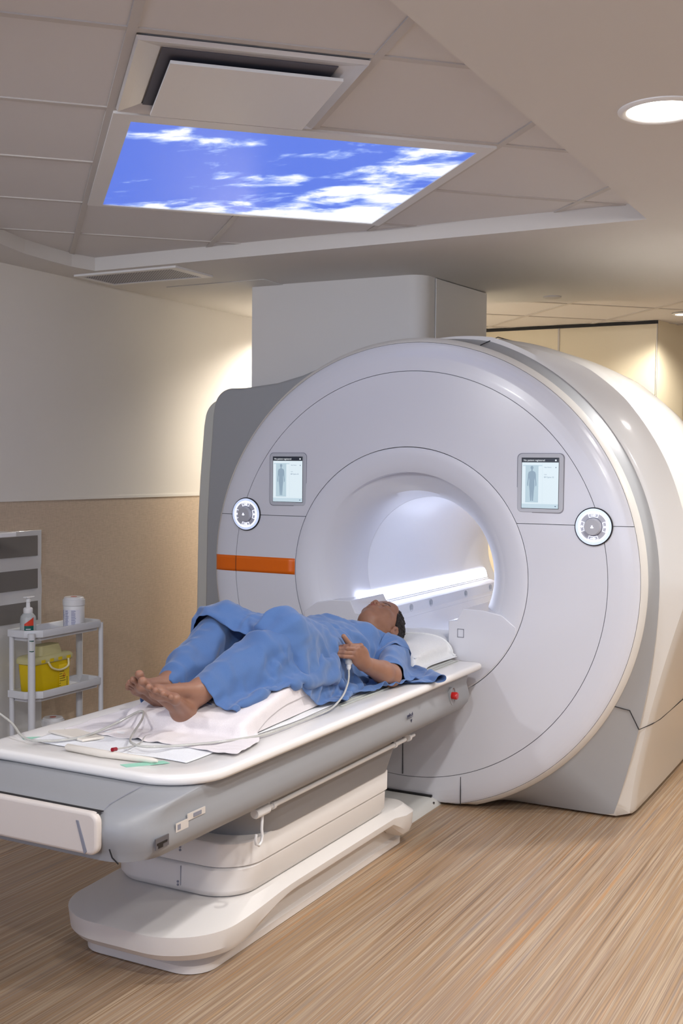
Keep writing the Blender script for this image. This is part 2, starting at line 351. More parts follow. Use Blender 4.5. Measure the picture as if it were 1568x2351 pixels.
# ---------------------------------------------------------------- scanner
ZA = 1.012; R1, R2, R3 = .566, .9, 1.028; ZSEAM = 1.256
SCN = thing('mri_scanner', (0, .6, 0), 'large white ring shaped magnetic resonance scanner with orange stripe', 'medical scanner')
PROF = [(.34, -.0), (.566, -.009), (.7, -.006), (.8, -.003), (.9, 0), (.93, .0008), (.96, .003), (.985, .007), (1.005, .012), (1.018, .017), (1.028, .024)]
def yprof(r): return float(np.interp(r, [p[0] for p in PROF], [p[1] for p in PROF]))
def pol(r, t, y): return (r*math.cos(t), y, max(ZA+r*math.sin(t), .012))
def annulus(name, ra, rb, up, m, nr=14, nt=90, gap=.0013, parent=SCN, extra=()):
    rs = sorted(set(list(np.linspace(ra+gap, rb-gap, nr))+[r for r in extra if ra+gap < r < rb-gap])); P = []
    for r in rs:
        if up is None: t0, t1 = 0, 2*math.pi
        elif up: a = math.asin((ZSEAM+gap-ZA)/r); t0, t1 = a, math.pi-a
        else: a = math.asin((ZSEAM-gap-ZA)/r); t0, t1 = a, -math.pi-a
        P.append([pol(r, t, yprof(r)) for t in np.linspace(t0, t1, nt)])
    P = np.array(P); mb = MB(); mb.grid(P)
    loop = list(P[0])+list(P[1:, -1])+list(P[-1][::-1][1:])+list(P[1:-1, 0][::-1])
    L = np.array(loop); B = L.copy(); B[:, 1] += .012
    mb.grid([L, B], cv=True)
    return mb.build(name, m, parent, smooth=35)
annulus('upper_front_cover', R1, R2, True, M['white'])
annulus('lower_front_cover', R1, R2, False, M['white'], nt=140)
ex = [p[0] for p in PROF]
annulus('upper_shoulder_cover', R2, R3, True, M['white'], extra=ex)
annulus('lower_shoulder_cover', R2, R3, False, M['white'], nt=160, extra=ex)
# backing behind the gaps
mb = MB(); T = np.linspace(0, 2*math.pi, 161)
mb.grid([[pol(r, t, y) for t in T] for r, y in ((.57, .006), (.95, .012), (1.02, .034))]).build('gap_backing', M['seam'], SCN, smooth=40)
# rim
mb = MB(); mb.grid([[pol(r, t, y) for t in T] for r, y in ((1.0282, .024), (1.031, .026), (1.047, .048), (1.05, .054), (1.05, .066))]).build('front_rim', M['body'], SCN, smooth=25)
# bore funnel and tube
mb = MB(); rows = []
fp = [(.5642, .004), (.5642, -.008), (.561, -.0095), (.53, -.008), (.50, -.004), (.475, .002), (.4585, .010), (.455, .012), (.449, .013), (.43, .026), (.41, .045), (.39, .075), (.372, .11), (.358, .15), (.348, .20), (.343, .25), (.342, .30)]
TT = np.linspace(0, 2*math.pi, 145)
for k, (r, y) in enumerate(fp):
    row = []
    for t in TT:
        wgt = max(0, math.sin(t))**6
        yy = y+(.055*wgt if 8 <= k <= 10 else .03*wgt if k == 11 else 0); rr = r+(.004*wgt if k == 8 else 0)
        row.append((rr*math.cos(t), yy, ZA+rr*math.sin(t)))
    rows.append(row)
mb.grid(rows).build('bore_funnel', M['funnel'], SCN, smooth=35)
M['tube'] = mat('bore_liner', (232, 234, 240), .35)
mb = MB(); mb.grid([[(r*math.cos(t), y, ZA+r*math.sin(t)) for t in TT] for r, y in ((.3415, .30), (.34, .31), (.34, 1.93), (.355, 1.96))]).build('bore_tube', M['tube'], SCN, smooth=40)
# sill and side cheeks under the bore opening
top = [(-.45, .862), (-.369, .877), (-.275, .879), (-.246, .825), (-.209, .823), (-.209, .655), (.209, .655), (.209, .822), (.246, .825), (.275, .879), (.369, .877), (.45, .862), (.515, .815)]
a0 = math.atan2(.815-ZA, .515); arc = [((R1-.004)*math.cos(a), ZA+(R1-.004)*math.sin(a)) for a in np.linspace(a0, -math.pi-a0, 50)]
poly = top+arc[1:-1]+[(-.515, .815)]
MB().prism(poly, 'y', -.0105, .34).build('bore_sill', M['white'], SCN, bevel=.003)
MB().box(-.2, .2, 0, 1.8, .655, .672).build('bore_bed', M['tube'], SCN, bevel=.004)
# bore light strip and rail with round caps
em = mat('bore_light', (255, 255, 255), .4, emit=(226, 232, 255), es=5)
MB().prism([(-.318, .890), (-.314, .893), (-.303, .876), (-.293, .838), (-.300, .832)], 'y', .16, 1.80).build('bore_light_strip', em, SCN, smooth=60)
mb = MB()
for i in range(60): yy = .2+i*.0268; mb.box(-.302, -.2885, yy, yy+.017, .820, .834)
mb.build('light_strip_teeth', mat('bore_light_teeth', (250, 250, 255), .4, emit=(235, 240, 255), es=.9), SCN)
MB().prism([(-.292, .828), (-.262, .824), (-.241, .812), (-.233, .762), (-.214, .750), (-.225, .738), (-.26, .745)], 'y', .16, 1.80).build('bore_side_rail', M['tube'], SCN, smooth=40)
for yy in (.36, .58, .826, 1.312, 1.70):
    b = MB().lathe((-.2385, yy, .787), [(.001, .0), (.019, 0), (.019, .004), (.016, .0045), (.016, .003), (.010, .003), (.010, .005), (.001, .005)], 'x', 24).build('rail_cap', [M['bezel']], SCN, smooth=40)
# symbol on the right cheek
mb = MB()
for q in ((.251, .281, .789, .7915), (.251, .281, .754, .7565), (.251, .2535, .754, .7915), (.2785, .281, .754, .7915)): mb.box(q[0], q[1], -.0118, -.0104, q[2], q[3])
mb.build('square_symbol', M['seam'], SCN)
# orange stripe
mb = MB(); P = []
for x in list(np.linspace(-1.028, -.9, 24))+list(np.linspace(-.89, -.567, 8)):
    P.append([(x, yprof(math.hypot(x, z-ZA))-.0012, z) for z in np.linspace(.983, 1.058, 6)])
mb.grid(P).build('orange_stripe', M['orange'], SCN, smooth=60, solid=.0008)
mb = MB(); mb.tube([(-.9*math.cos(a), -.0022, ZA+.9*math.sin(a)) for a in np.linspace(-.031, .049, 8)], .0012, 6).build('stripe_seam', M['dark'], SCN)
# lower front door lines and screws
MB().box(-.0066, -.0044, -.0065, .0, .12, .50).build('front_panel_seam', M['dark'], SCN); MB().box(.2695, .2715, -.0015, .004, .02, .142).build('front_panel_seam', M['dark'], SCN)
# --- body loft
TB = np.unique(np.concatenate([np.linspace(-math.pi/2, math.pi*1.5, 241), [-.81, -.80, math.pi+.80, math.pi+.81]]))
def polar(R, X0, pw, t):
    s, c = math.sin(t), math.cos(t)
    if R > 1.1 and not getattr(polar, 'flat', 0):
        d = math.degrees(t) % 360; d = d if d < 200 else 0
        R = R-1.20+(float(np.interp(d, [0, 25, 40, 50, 60, 70, 80, 90, 100], [1.21, 1.215, 1.21, 1.19, 1.145, 1.105, 1.085, 1.07, 1.04])) if c > 0 or s < 0 else float(np.interp(d, [90, 110, 180], [1.07, 1.02, 1.03])))
        if c < 0: R = min(R, 1.03)
    if s >= 0:
        d = math.degrees(t) % 360
        return min(R, float(np.interp(d, [72, 92], [R, 1.035]))) if R > 1.04 else R
    lo, hi = 0, 2.5
    for _ in range(40):
        r = (lo+hi)/2; z = ZA+r*s; x = abs(r*c)
        u = max(z, 0)/ZA; lim = X0+(R-X0)*pw(u)
        if z > .012 and x < lim: lo = r
        else: hi = r
    return lo
pB = lambda u: 1-(1-u)**1.7
pC = lambda u: u**1.35
def ring(R, X0, pw, y0, y1, circ=False):
    out = []
    for t in TB:
        if circ: out.append(pol(R, t, y0)); continue
        r = polar(R, X0, pw, t); z = ZA+r*math.sin(t); u = min(1, max(z, 0)/ZA)
        out.append((r*math.cos(t), y0*u+y1*(1-u), z))
    return out
rA = ring(1.05, 0, None, .060, 0, True); rB = ring(1.08, .885, pB, .128, .20)
mid = [tuple(np.array(a)*.5+np.array(b)*.5+np.array((0, .012, 0))) for a, b in zip(rA, rB)]
MB().grid([rA, mid, rB]).build('grey_flank', M['grey'], SCN, smooth=60)
rC0 = ring(1.185, .945, pC, .175, .255); rC = ring(1.20, .958, pC, .205, .275)
MB().grid([rB, [tuple(np.array(p)+np.array((0, .002, 0))) for p in rB], ring(1.10, .90, pC, .132, .205), rC0]).build('side_shoulder', M['body'], SCN, smooth=50)
MB().grid([rC0, rC, ring(1.205, .962, pC, .25, .31), ring(1.205, .963, pC, .6, .6), ring(1.19, .963, pC, 1.0, 1.0), ring(1.15, .963, pC, 1.4, 1.4), ring(1.08, .95, pC, 1.76, 1.76), ring(1.0, .93, pC, 1.9, 1.9)]).build('magnet_cover', M['body'], SCN, smooth=50)
MB().grid([ring(1.0, .93, pC, 1.9, 1.9), [(.355*math.cos(t), 1.92, ZA+.355*math.sin(t)) for t in TB]]).build('back_cover', M['body'], SCN, smooth=50)
# seam curve low on the right and left flanks, wavy seam on top
def on_ring(Rg, z, side):
    best = min((p for p in Rg if p[0]*side > .3), key=lambda p: abs(p[2]-z)); return best
for s in (1, -1):
    pa = Vector(on_ring(rA, .50, s)); pb = Vector(on_ring(rB, .405, s)); pc = Vector(on_ring(rC, .41, s)); pm = Vector(on_ring(mid, .475, s))
    pts = [pa+Vector((0, -.002, 0)), pm+Vector((s*.002, -.003, 0)), pb+Vector((s*.001, -.003, 0)), pc+Vector((s*.003, -.003, 0)), Vector((s*1.036, .4, .405)), Vector((s*1.035, 1.4, .405))]
    MB().tube(pts, .0019, 6).build('flank_seam', M['dark'], SCN)
tp = []
for a, y in ((1.27, .06), (1.262, .13), (1.255, .19), (1.25, .26), (1.235, .31), (1.19, .35), (1.13, .42)):
    r = 1.053 if y < .1 else 1.082 if y < .15 else polar(1.203, .96, pC, a)+.003
    tp.append(Vector((math.cos(a)*r, y, ZA+math.sin(a)*r)))
MB().tube(tp, .002, 6).build('top_cover_seam', M['dark'], SCN)
for (y, z) in ((.42, .29), (.70, .31)): MB().lathe((1.008 if z > .3 else 1.003, y, z), [(.006, -.002), (.006, .003), (.001, .004)], 'x', 12).build('cover_screw', M['chrome'], SCN)
# --- left electronics tower
TW = SCN
def tower(x0, r, top, tilt, y0, y1, m, nm, x1=-.7, slope=0):
    P = [(x0+.02, 0)]+[(x0, .65), (x0+.008, 1.2), (x0+.020, 1.42), (x0+.045, top-r-.03)]+[(x0+.052+r-r*math.cos(a), top-r+r*math.sin(a)) for a in np.linspace(.15, math.pi/2, 12)]+[(-1.15, top+.0), (-.95, top+.02), (-.8, top+.055), (x1, top+.09), (x1, 0)]
    MB().prism(P, 'y', y0, y1).build(nm, m, TW, bevel=.012, seg=3)
tower(-1.392, .11, 1.895, 0, .45, .66, M['grey'], 'side_housing')
tower(-1.60, .12, 1.855, 0, .664, 1.0, M['lgrey'], 'rear_side_housing')

# --- displays
def display(cx, w, h, zc, s):
    P = [(p[0], p[1]) for p in rrect(w/2, zc-h/2, zc+h/2, .02, n=6)]
    P = [(cx+a, b) for a, b in P]
    bz = MB(); bz.prism(P, 'y', -.0095, .004); bz.build('display', M['bezel'], SCN, bevel=.002, label='touch display with silver bezel')
    o = [c for c in SCN.children if c.name.startswith('display')][-1]
    G2 = [(cx+(a-cx)*1.022, zc+(b-zc)*1.018) for a, b in P]
    MB().prism(G2, 'y', -.0072, .003).build('display_gap', M['seam'], o)
    sw, sh = .158, .208; x0, x1, z0, z1 = cx-sw/2, cx+sw/2, zc-sh/2+(-.001), zc+sh/2
    em = lambda n, c, e=1.0: mat(n, (20, 20, 20), .25, emit=c, es=e*.5)
    MB().box(x0-.002, x1+.002, -.0100, -.0094, z0-.002, z1+.002).build('screen_edge', M['black'], o)
    MB().box(x0, x1, -.0106, -.0098, z0, z1).build('screen', em('screen_white', (222, 236, 244)), o)
    MB().box(x0, x1, -.0110, -.0105, z1-.018, z1).build('screen_header', em('screen_dark', (34, 40, 52)), o)
    MB().box(x0+.016, x0+.072, -.0110, -.0105, z0+.024, z1-.03).build('couch_picture', em('screen_blue', (184, 206, 218)), o)
    MB().box(x0+.004, x0+.088, -.0109, -.0105, z1-.0335, z1-.0285).box(x0, x1, -.0109, -.0105, z0, z0+.018).box(x0+.089, x0+.0895, -.0109, -.0105, z0+.018, z1-.02).build('screen_lines', em('screen_line', (196, 216, 228)), o)
    fm = em('figure_grey', (142, 164, 182)); mb = MB(); fx = x0+.044
    def q(pts): mb.prism([(fx+a*.001, z0+.030+b*.001) for a, b in pts], 'y', -.0114, -.0109)
    q([(-3, 133), (3, 133), (3, 126), (14, 121), (17, 112), (18, 90), (20, 72), (19, 62), (16, 63), (15, 80), (13, 96), (11, 85), (12, 66), (9, 40), (8, 20), (6, 4), (1, 4), (0, 40), (-1, 4), (-6, 4), (-8, 20), (-9, 40), (-12, 66), (-11, 85), (-13, 96), (-15, 80), (-16, 63), (-19, 62), (-20, 72), (-18, 90), (-17, 112), (-14, 121), (-3, 126)])
    q([(6.2*math.sin(a), 139+7.5*math.cos(a)) for a in np.linspace(0, 2*math.pi, 16, endpoint=False)])
    q([(6, 0), (7, 5), (2, 5), (1, 0)]); q([(-6, 0), (-1, 0), (-2, 5), (-7, 5)])
    mb.build('patient_figure', fm, o)
    tw = em('text_white', (240, 245, 250)); td = em('text_dark', (60, 80, 110)); tg = em('text_grey', (130, 150, 170))
    text_part('No patient registered', .0105, (x0+.007, -.0112, z1-.0125), FACE, tw, 'header_text', o, .0002)
    text_part('BM Spine 32', .0085, (x0+.096, -.0112, z1-.082), FACE, tg, 'coil_text', o, .0002)
    text_part('New Patient', .006, (x0+.097, -.0112, z1-.040), FACE, tg, 'patient_text', o, .0002)
    text_part('Coils', .0055, (x0+.096, -.0112, z1-.070), FACE, tg, 'menu_text', o, .0002)
    mb = MB(); mb.lathe((x1-.012, -.0111, z1-.009), [(.001, -.0003), (.0036, -.0003), (.0036, .0005)], 'y', 16); mb.build('header_icon', tw, o)
    MB().box(x1-.013, x1-.0095, -.0112, -.0106, z1-.0405, z1-.037).build('screen_icon', td, o); mb = MB(); mb.prism([(x1-.016, z0+.011), (x1-.008, z0+.011), (x1-.012, z0+.006)], 'y', -.0112, -.0106); mb.build('screen_icon', td, o)
for cx, w, sgn in ((-.609, .196, -1), (.611, .198, 1)): display(cx, w, .245, 1.427, sgn)

# --- round control panels
def dial(cx, cz, s):
    y = .0
    o = MB().lathe((cx, y, cz), [(.078, .004), (.079, -.008), (.0765, -.010), (.074, -.009)], 'y', 64).build('control_dial', M['black'], SCN, smooth=40, label='round control panel with lit ring')
    em = mat('dial_glow', (240, 244, 255), .3, emit=(235, 238, 255), es=.9); el = mat('dial_outer', (190, 205, 235), .3, emit=(205, 216, 240), es=.3)
    MB().lathe((cx, y, cz), [(.074, -.008), (.0745, -.0115), (.063, -.0125), (.063, -.008)], 'y', 64).build('outer_ring', el, o, smooth=40)
    MB().lathe((cx, y, cz), [(.063, -.008), (.063, -.0132), (.057, -.0132), (.057, -.008)], 'y', 64).build('light_ring', em, o, smooth=40)
    MB().lathe((cx, y, cz), [(.001, -.0118), (.057, -.0118), (.057, -.008)], 'y', 64).build('dial_face', mat('dial_face', (178, 180, 190), .5), o, smooth=40)
    MB().lathe((cx, y, cz), [(.0345, -.0115), (.0345, -.030), (.0315, -.034), (.001, -.0345)], 'y', 48).build('knob', mat('knob_grey', (176, 178, 186), .45), o, smooth=40)
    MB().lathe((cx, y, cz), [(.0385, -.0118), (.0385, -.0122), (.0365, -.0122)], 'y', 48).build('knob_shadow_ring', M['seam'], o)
    for k in range(4):
        a = k*math.pi/2; mb = MB(); n = 9
        pr = [(.039, -.30), (.039, .30), (.0555, .33), (.0555, -.33)]
        path = [(.0405, q) for q in np.linspace(-.42, .42, n)]+[(.0545, q) for q in np.linspace(.40, -.40, n)]
        pts = [(cx+r*math.sin(a+q), y-.0130, cz+r*math.cos(a+q)) for r, q in path]; pts.append(pts[0])
        mb.tube(pts, .0008, 5)
        c = (cx+.0475*math.sin(a), cz+.0475*math.cos(a))
        if (k == 1 and s < 0) or (k == 3 and s > 0): mb.box(c[0]-.005, c[0]+.005, -.0137, -.0125, c[1]-.001, c[1]+.001).box(c[0]-.001, c[0]+.001, -.0137, -.0125, c[1]-.005, c[1]+.005)
        elif k % 2: mb.lathe((c[0], -.013, c[1]), [(.001, -.0006), (.0042, -.0006), (.0042, .0004)], 'y', 12)
        else: mb.prism([(c[0]-.012, c[1]-.0015), (c[0]-.002, c[1]-.002), (c[0]+.004, c[1]-.004), (c[0]+.011, c[1]), (c[0]+.004, c[1]+.004), (c[0]-.004, c[1]+.001), (c[0]-.010, c[1]+.002)], 'y', -.0137, -.0125)
        mb.build('button', em, o)
    MB().lathe((cx-.0, -.0350, cz+.003), [(.001, -.0004), (.003, -.0004), (.003, .0004)], 'y', 12).box(cx-.005, cx+.006, -.0355, -.0345, cz-.005, cz-.001).build('knob_symbol', em, o)
dial(-.8385, 1.2585, -1); dial(.8395, 1.2525, 1)
# ---------------------------------------------------------------- patient table
TB_ = thing('patient_table', (0, -1.2, 0), 'long white and grey sliding patient table docked to the scanner', 'examination table')
ZT = .665
rings = [rrect(hx, y0, y1, r0, .02, z, rl=r0*.6) for hx, y0, y1, r0, z in ((.374, -2.155, -.085, .16, .634), (.388, -2.168, -.072, .17, .638), (.392, -2.173, -.068, .175, .646), (.391, -2.172, -.069, .175, .657), (.386, -2.167, -.074, .17, .6635), (.376, -2.157, -.084, .16, ZT), (.300, -2.09, -.075, .1, ZT), (.297, -2.087, -.078, .1, ZT-.0015))]
M['deck'] = mat('deck_white', (232, 230, 228), .3, coat=.15)
MB().loft(rings).build('tabletop', M['deck'], TB_, smooth=50)
# grey frame below: sections by height, plan corners at the foot end
def fr(hx, y0, r0, z, y1=-.15): return rrect(hx, y0, y1, r0, .015, z, n=12)
rings = [fr(.34, -2.345, .10, .486, -.22), fr(.355, -2.36, .11, .492, -.19), fr(.368, -2.36, .12, .515, -.165), fr(.370, -2.372, .12, .54, -.15), fr(.362, -2.378, .12, .57, -.15), fr(.356, -2.374, .125, .59, -.15), fr(.358, -2.362, .13, .607, -.15), fr(.36, -2.34, .14, .618, -.15), fr(.36, -2.31, .15, .624, -.15), fr(.36, -2.22, .15, .630, -.15), fr(.362, -2.16, .15, .636, -.15)]
MB().loft(rings).build('table_frame', M['tgrey'], TB_, smooth=50)
MB().tube([(.232, -2.165, .6345), (.236, -2.25, .6305), (.240, -2.32, .624), (.244, -2.357, .612)], .0012, 6).build('frame_seam', M['seam'], TB_)
MB().tube([(.282, -2.372, .53), (.286, -2.366, .508), (.292, -2.350, .488)], .002, 6).build('corner_seam', M['dark'], TB_)
# white handle bar across the foot end
M['panelw'] = mat('handle_panel', (214, 206, 200), .4)
P = rrect(.262, -.054, .054, .026, n=7)
P = [(p[0], .568+p[1]) for p in P]
h = MB().prism(P, 'y', -2.397, -2.372); h.build('foot_panel', M['panelw'], TB_, bevel=.008, seg=3)
fpn = [c for c in TB_.children if c.name.startswith('foot_panel')][0]
MB().prism([(.196, .598), (.205, .598), (.232, .524), (.223, .514)], 'y', -2.3985, -2.396).build('slot', M['seam'], fpn, bevel=.001)
MB().box(-.255, .25, -2.382, -2.355, .6165, .6185).build('handle_gap', M['black'], TB_)
# grey skirt and the two white column stages
def lay(nm, m, L, **k): return MB().loft([rrect(hx, y0, y1, r0, r1, z, n=12) for hx, y0, y1, r0, r1, z in L]).build(nm, m, TB_, smooth=45, **k)
lay('bellows_skirt', M['tgrey'], [(.262, -1.66, -.72, .16, .03, .338), (.264, -1.665, -.715, .16, .03, .343), (.285, -1.70, -.66, .17, .03, .47), (.292, -1.70, -.62, .17, .03, .52)])
lay('upper_column_cover', M['whitem'], [(.252, -1.735, -.705, .13, .02, .262), (.257, -1.74, -.70, .13, .02, .266), (.258, -1.74, -.70, .13, .02, .336), (.254, -1.736, -.704, .13, .02, .341)])
lay('lower_column_cover', M['whitem'], [(.234, -1.735, -.72, .12, .02, .172), (.238, -1.742, -.717, .12, .02, .175), (.246, -1.75, -.712, .12, .02, .19), (.250, -1.752, -.709, .13, .02, .194), (.252, -1.75, -.707, .13, .02, .256), (.247, -1.745, -.712, .13, .02, .261)])
for z in (.205, .195, .30, .31): MB().lathe((.04, -1.7515 if z < .25 else -1.7405, z), [(.004, -.002), (.004, .002)], 'y', 10).build('cover_screw', M['seam'], TB_)
MB().box(.05, .0515, -1.7535, -1.74, .195, .256).build('cover_joint', M['seam'], TB_)
# base: plinth plus scooped shell
lay('base_plinth', M['whitem'], [(.228, -1.905, -.50, .09, .05, 0), (.231, -1.91, -.498, .09, .05, .003), (.231, -1.91, -.498, .09, .05, .026), (.218, -1.895, -.51, .10, .05, .034), (.205, -1.88, -.52, .15, .05, .14)])
def sm(a, b, x): t = min(1, max(0, (x-a)/(b-a))); return t*t*(3-2*t)
shell = [(.215, -1.885, -.53, .15, .05, 0), (.262, -1.95, -.512, .18, .05, 0), (.276, -1.975, -.506, .19, .05, .06), (.286, -1.995, -.50, .2, .06, .25), (.290, -2.00, -.498, .2, .06, .70), (.290, -2.00, -.498, .2, .06, .735), (.287, -1.995, -.50, .2, .06, .755), (.255, -1.84, -.52, .19, .06, .985), (.24, -1.80, -.53, .17, .05, 1.0), (.22, -1.78, -.55, .15, .05, 1.0)]
rings = []
for hx, y0, y1, r0, r1, k in shell:
    rg = []
    for (x, y, z) in rrect(hx, y0, y1, r0, r1, 0, n=14):
        pass
    base = rrect(hx, y0, y1, r0, r1, 0, n=14); dense = []
    for i in range(len(base)):
        p, q = Vector(base[i]), Vector(base[(i+1) % len(base)]); n = 24 if (p-q).length > .5 else 1
        for j in range(n): dense.append(p.lerp(q, j/n))
    for p in dense:
        zl = .055+.065*sm(-1.78, -1.45, p.y)*(1-sm(-.72, -.60, p.y)); top = .170
        rg.append((p.x, p.y, zl+(top-zl)*k))
    rings.append(rg)
MB().loft(rings).build('base_shell', M['whitem'], TB_, smooth=24)
# accessory rail with hook
X, Z = .322, .460
r = MB().tube([(X, -1.70, Z), (X, -.70, Z)], .0085, 14); r.build('side_rail', M['plastic'], TB_, smooth=40)
rl = [c for c in TB_.children if c.name.startswith('side_rail')][0]
for q_, rr_ in (([(X, -1.76, Z), (X, -1.755, Z), (X, -1.69, Z)], [.014, .016, .016]), ([(X, -1.665, Z), (X, -1.650, Z)], .0125), ([(X, -.80, Z), (X, -.785, Z)], .0125), ([(X, -.675, Z), (X, -.66, Z)], .0135), ([(X, -.66, Z), (X, -.615, Z)], .006)):
    MB().tube(q_, rr_, 14).build('rail_collar', M['plastic'], rl, smooth=40)
for y in (-1.69, -.80): MB().box(.285, X, y, y+.02, Z-.006, Z+.02).build('rail_bracket', M['plastic'], rl)
MB().tube([(X, -1.715, Z-.01), (X, -1.717, Z-.035), (X+.002, -1.722, Z-.055), (X+.002, -1.718, Z-.075), (X+.002, -1.722, Z-.092), (X+.002, -1.737, Z-.100), (X+.002, -1.752, Z-.092), (X+.002, -1.756, Z-.075), (X+.002, -1.752, Z-.062)], .0045, 10).build('hook', M['plastic'], rl, smooth=60)
# emergency stop
MB().loft([[(.3665+d, -.345+a*.028*k, .567+b*.036*k) for a, b in [(math.cos(q), math.sin(q)) for q in np.linspace(0, 2*math.pi, 28, endpoint=False)]] for d, k in ((-.02, 1), (.004, 1), (.005, .97), (.0, .86))]).build('stop_recess', M['tgrey'], TB_, smooth=30)
MB().lathe((.3665, -.345, .570), [(.014, 0), (.015, .020), (.013, .024), (.001, .025)], 'x', 28).build('stop_button', mat('red_button', (190, 24, 24), .3, coat=.4), TB_, smooth=40, label='red emergency button')
# small labels printed on the frame
SIDE = Matrix(((0, 0, 1), (1, 0, 0), (0, 1, 0)))     # text on a face looking toward +X
M['ink'] = mat('label_ink', (40, 44, 72), .6)
text_part('unlock', .020, (.3715, -.79, .565), SIDE, M['ink'], 'printed_mark', TB_)
mb = MB(); mb.box(.3705, .3712, -.79, -.735, .560, .5615).prism([(-.755, .552), (-.742, .552), (-.7485, .540)], 'x', .3703, .3711); mb.build('printed_underline', M['ink'], TB_)
MB().box(.3695, .3707, -2.215, -2.16, .541, .565).box(.3655, .3685, -2.16, -2.08, .557, .575).build('rating_label', mat('label_white', (206, 200, 194), .5), TB_)
MB().box(.369, .3713, -2.208, -2.195, .546, .560).build('rating_print', M['seam'], TB_); MB().box(.368, .3705, -2.135, -2.10, .561, .571).build('rating_print', M['seam'], TB_)
MB().box(.3675, .3707, -2.30, -2.245, .520, .548).build('warning_label', mat('label_dark', (92, 90, 94), .5), TB_)
MB().box(.3680, .3713, -2.295, -2.252, .530, .536).box(.3680, .3713, -2.290, -2.27, .522, .530).build('warning_print', M['black'], TB_)
mb = MB()
for k in range(3): mb.tube([(.345+.012*math.cos(a)*(.5+k*.25), -.60+.02*math.sin(a)*(.4+k*.3), ZT+.0006) for a in np.linspace(0, 4.5+k, 12)], .0011, 4)
mb.build('deck_symbol', M['ink'], TB_)
for s in (-1, 1):
    MB().box(s*.262-.006, s*.262+.006, -1.15, -.09, ZT-.001, ZT+.003).box(s*.285-.004, s*.285+.004, -1.15, -.09, ZT-.001, ZT+.003).build('deck_track', mat('track_grey', (178, 182, 176), .4), TB_, bevel=.001)
# connection cover between base and scanner
t = thing('floor_cover_plate', (0, -.25, 0), 'low white metal floor plate between table base and scanner', 'cover plate')
P = [(-.2, 0), (.168, 0), (.163, .010), (.148, .026), (.128, .034), (-.2, .034)]
MB().prism(P, 'y', -.52, .03).build('plate', mat('plate_white', (206, 206, 202), .35), t, smooth=30)
for y in (-.03, -.28): MB().lathe((.158, y, .018), [(.006, -.002), (.006, .0025), (.001, .003)], 'x', 12).build('plate_screw', M['chrome'], t)
MB().box(-.2, .135, -.008, .02, .034, .042).build('plate_gap', M['black'], t)
# ---------------------------------------------------------------- distance-field modelling
def surf(f, lo, hi, h, relax=1):
    lo = np.array(lo, float); n = np.ceil((np.array(hi)-lo)/h).astype(int)+1
    ax = [lo[i]+h*np.arange(n[i]) for i in range(3)]
    D = np.empty(n, np.float32)
    st = max(1, int(400000/(n[1]*n[2])))
    for i in range(0, n[0], st):
        X, Y, Z = np.meshgrid(ax[0][i:i+st], ax[1], ax[2], indexing='ij')
        D[i:i+st] = f(np.stack([X, Y, Z], -1).reshape(-1, 3)).reshape(X.shape)
    S = D < 0
    c = sum(S[a:n[0]-1+a, b:n[1]-1+b, d:n[2]-1+d].astype(np.int8) for a in (0, 1) for b in (0, 1) for d in (0, 1))
    act = (c > 0) & (c < 8); idx = -np.ones(act.shape, np.int64); ijk = np.argwhere(act); idx[act] = np.arange(len(ijk))
    P = np.zeros((len(ijk), 3)); W = np.zeros(len(ijk))
    for (a, b) in (((0, 0, 0), (1, 0, 0)), ((0, 1, 0), (1, 1, 0)), ((0, 0, 1), (1, 0, 1)), ((0, 1, 1), (1, 1, 1)), ((0, 0, 0), (0, 1, 0)), ((1, 0, 0), (1, 1, 0)), ((0, 0, 1), (0, 1, 1)), ((1, 0, 1), (1, 1, 1)), ((0, 0, 0), (0, 0, 1)), ((1, 0, 0), (1, 0, 1)), ((0, 1, 0), (0, 1, 1)), ((1, 1, 0), (1, 1, 1))):
        A = ijk+a; B = ijk+b; da = D[tuple(A.T)]; db = D[tuple(B.T)]; m = (da < 0) != (db < 0)
        t = np.where(m, da/(da-db+1e-20), 0)[:, None]
        P += np.where(m[:, None], A+(B-A)*t, 0); W += m
    P = lo+h*P/W[:, None]
    F = []
    for d in range(3):
        e = [0, 0, 0]; e[d] = 1; u, v = [(1, 2), (2, 0), (0, 1)][d]
        A = S[:-1, :-1, :-1]; B = S[tuple(slice(e[k], n[k]-1+e[k]) for k in range(3))]
        q = np.argwhere(A != B); q = q[(q[:, u] > 0) & (q[:, v] > 0)]
        s = A[tuple(q.T)]
        def o(du, dv): r = q.copy(); r[:, u] -= du; r[:, v] -= dv; return idx[tuple(r.T)]
        quad = np.stack([o(1, 1), o(0, 1), o(0, 0), o(1, 0)], 1); quad[~s] = quad[~s][:, ::-1]; F.append(quad)
    F = np.concatenate(F); F = F[(F >= 0).all(1)]
    for _ in range(relax):
        e = h*.5; g = np.stack([f(P+np.eye(3)[k]*e)-f(P-np.eye(3)[k]*e) for k in range(3)], 1)/(2*e)
        P = P-g*np.clip(f(P)/np.maximum((g*g).sum(1), .2), -h, h)[:, None]
    return P, F
def smin(a, b, k): h = np.clip(.5+.5*(b-a)/k, 0, 1); return b*(1-h)+a*h-k*h*(1-h)
def cap(p, a, b, ra, rb, k=None):
    a = np.array(a, float); b = np.array(b, float); ba = b-a; t = np.clip(((p-a)@ba)/(ba@ba), 0, 1)
    return np.linalg.norm(p-a-t[:, None]*ba, axis=1)-(ra+(rb-ra)*t)
def ell(p, c, r, Rm=None):
    q = p-np.array(c); r = np.array(r, float)
    if Rm is not None: q = q@np.array(Rm)
    k0 = np.linalg.norm(q/r, axis=1); k1 = np.linalg.norm(q/(r*r), axis=1); return k0*(k0-1)/np.maximum(k1, 1e-9)
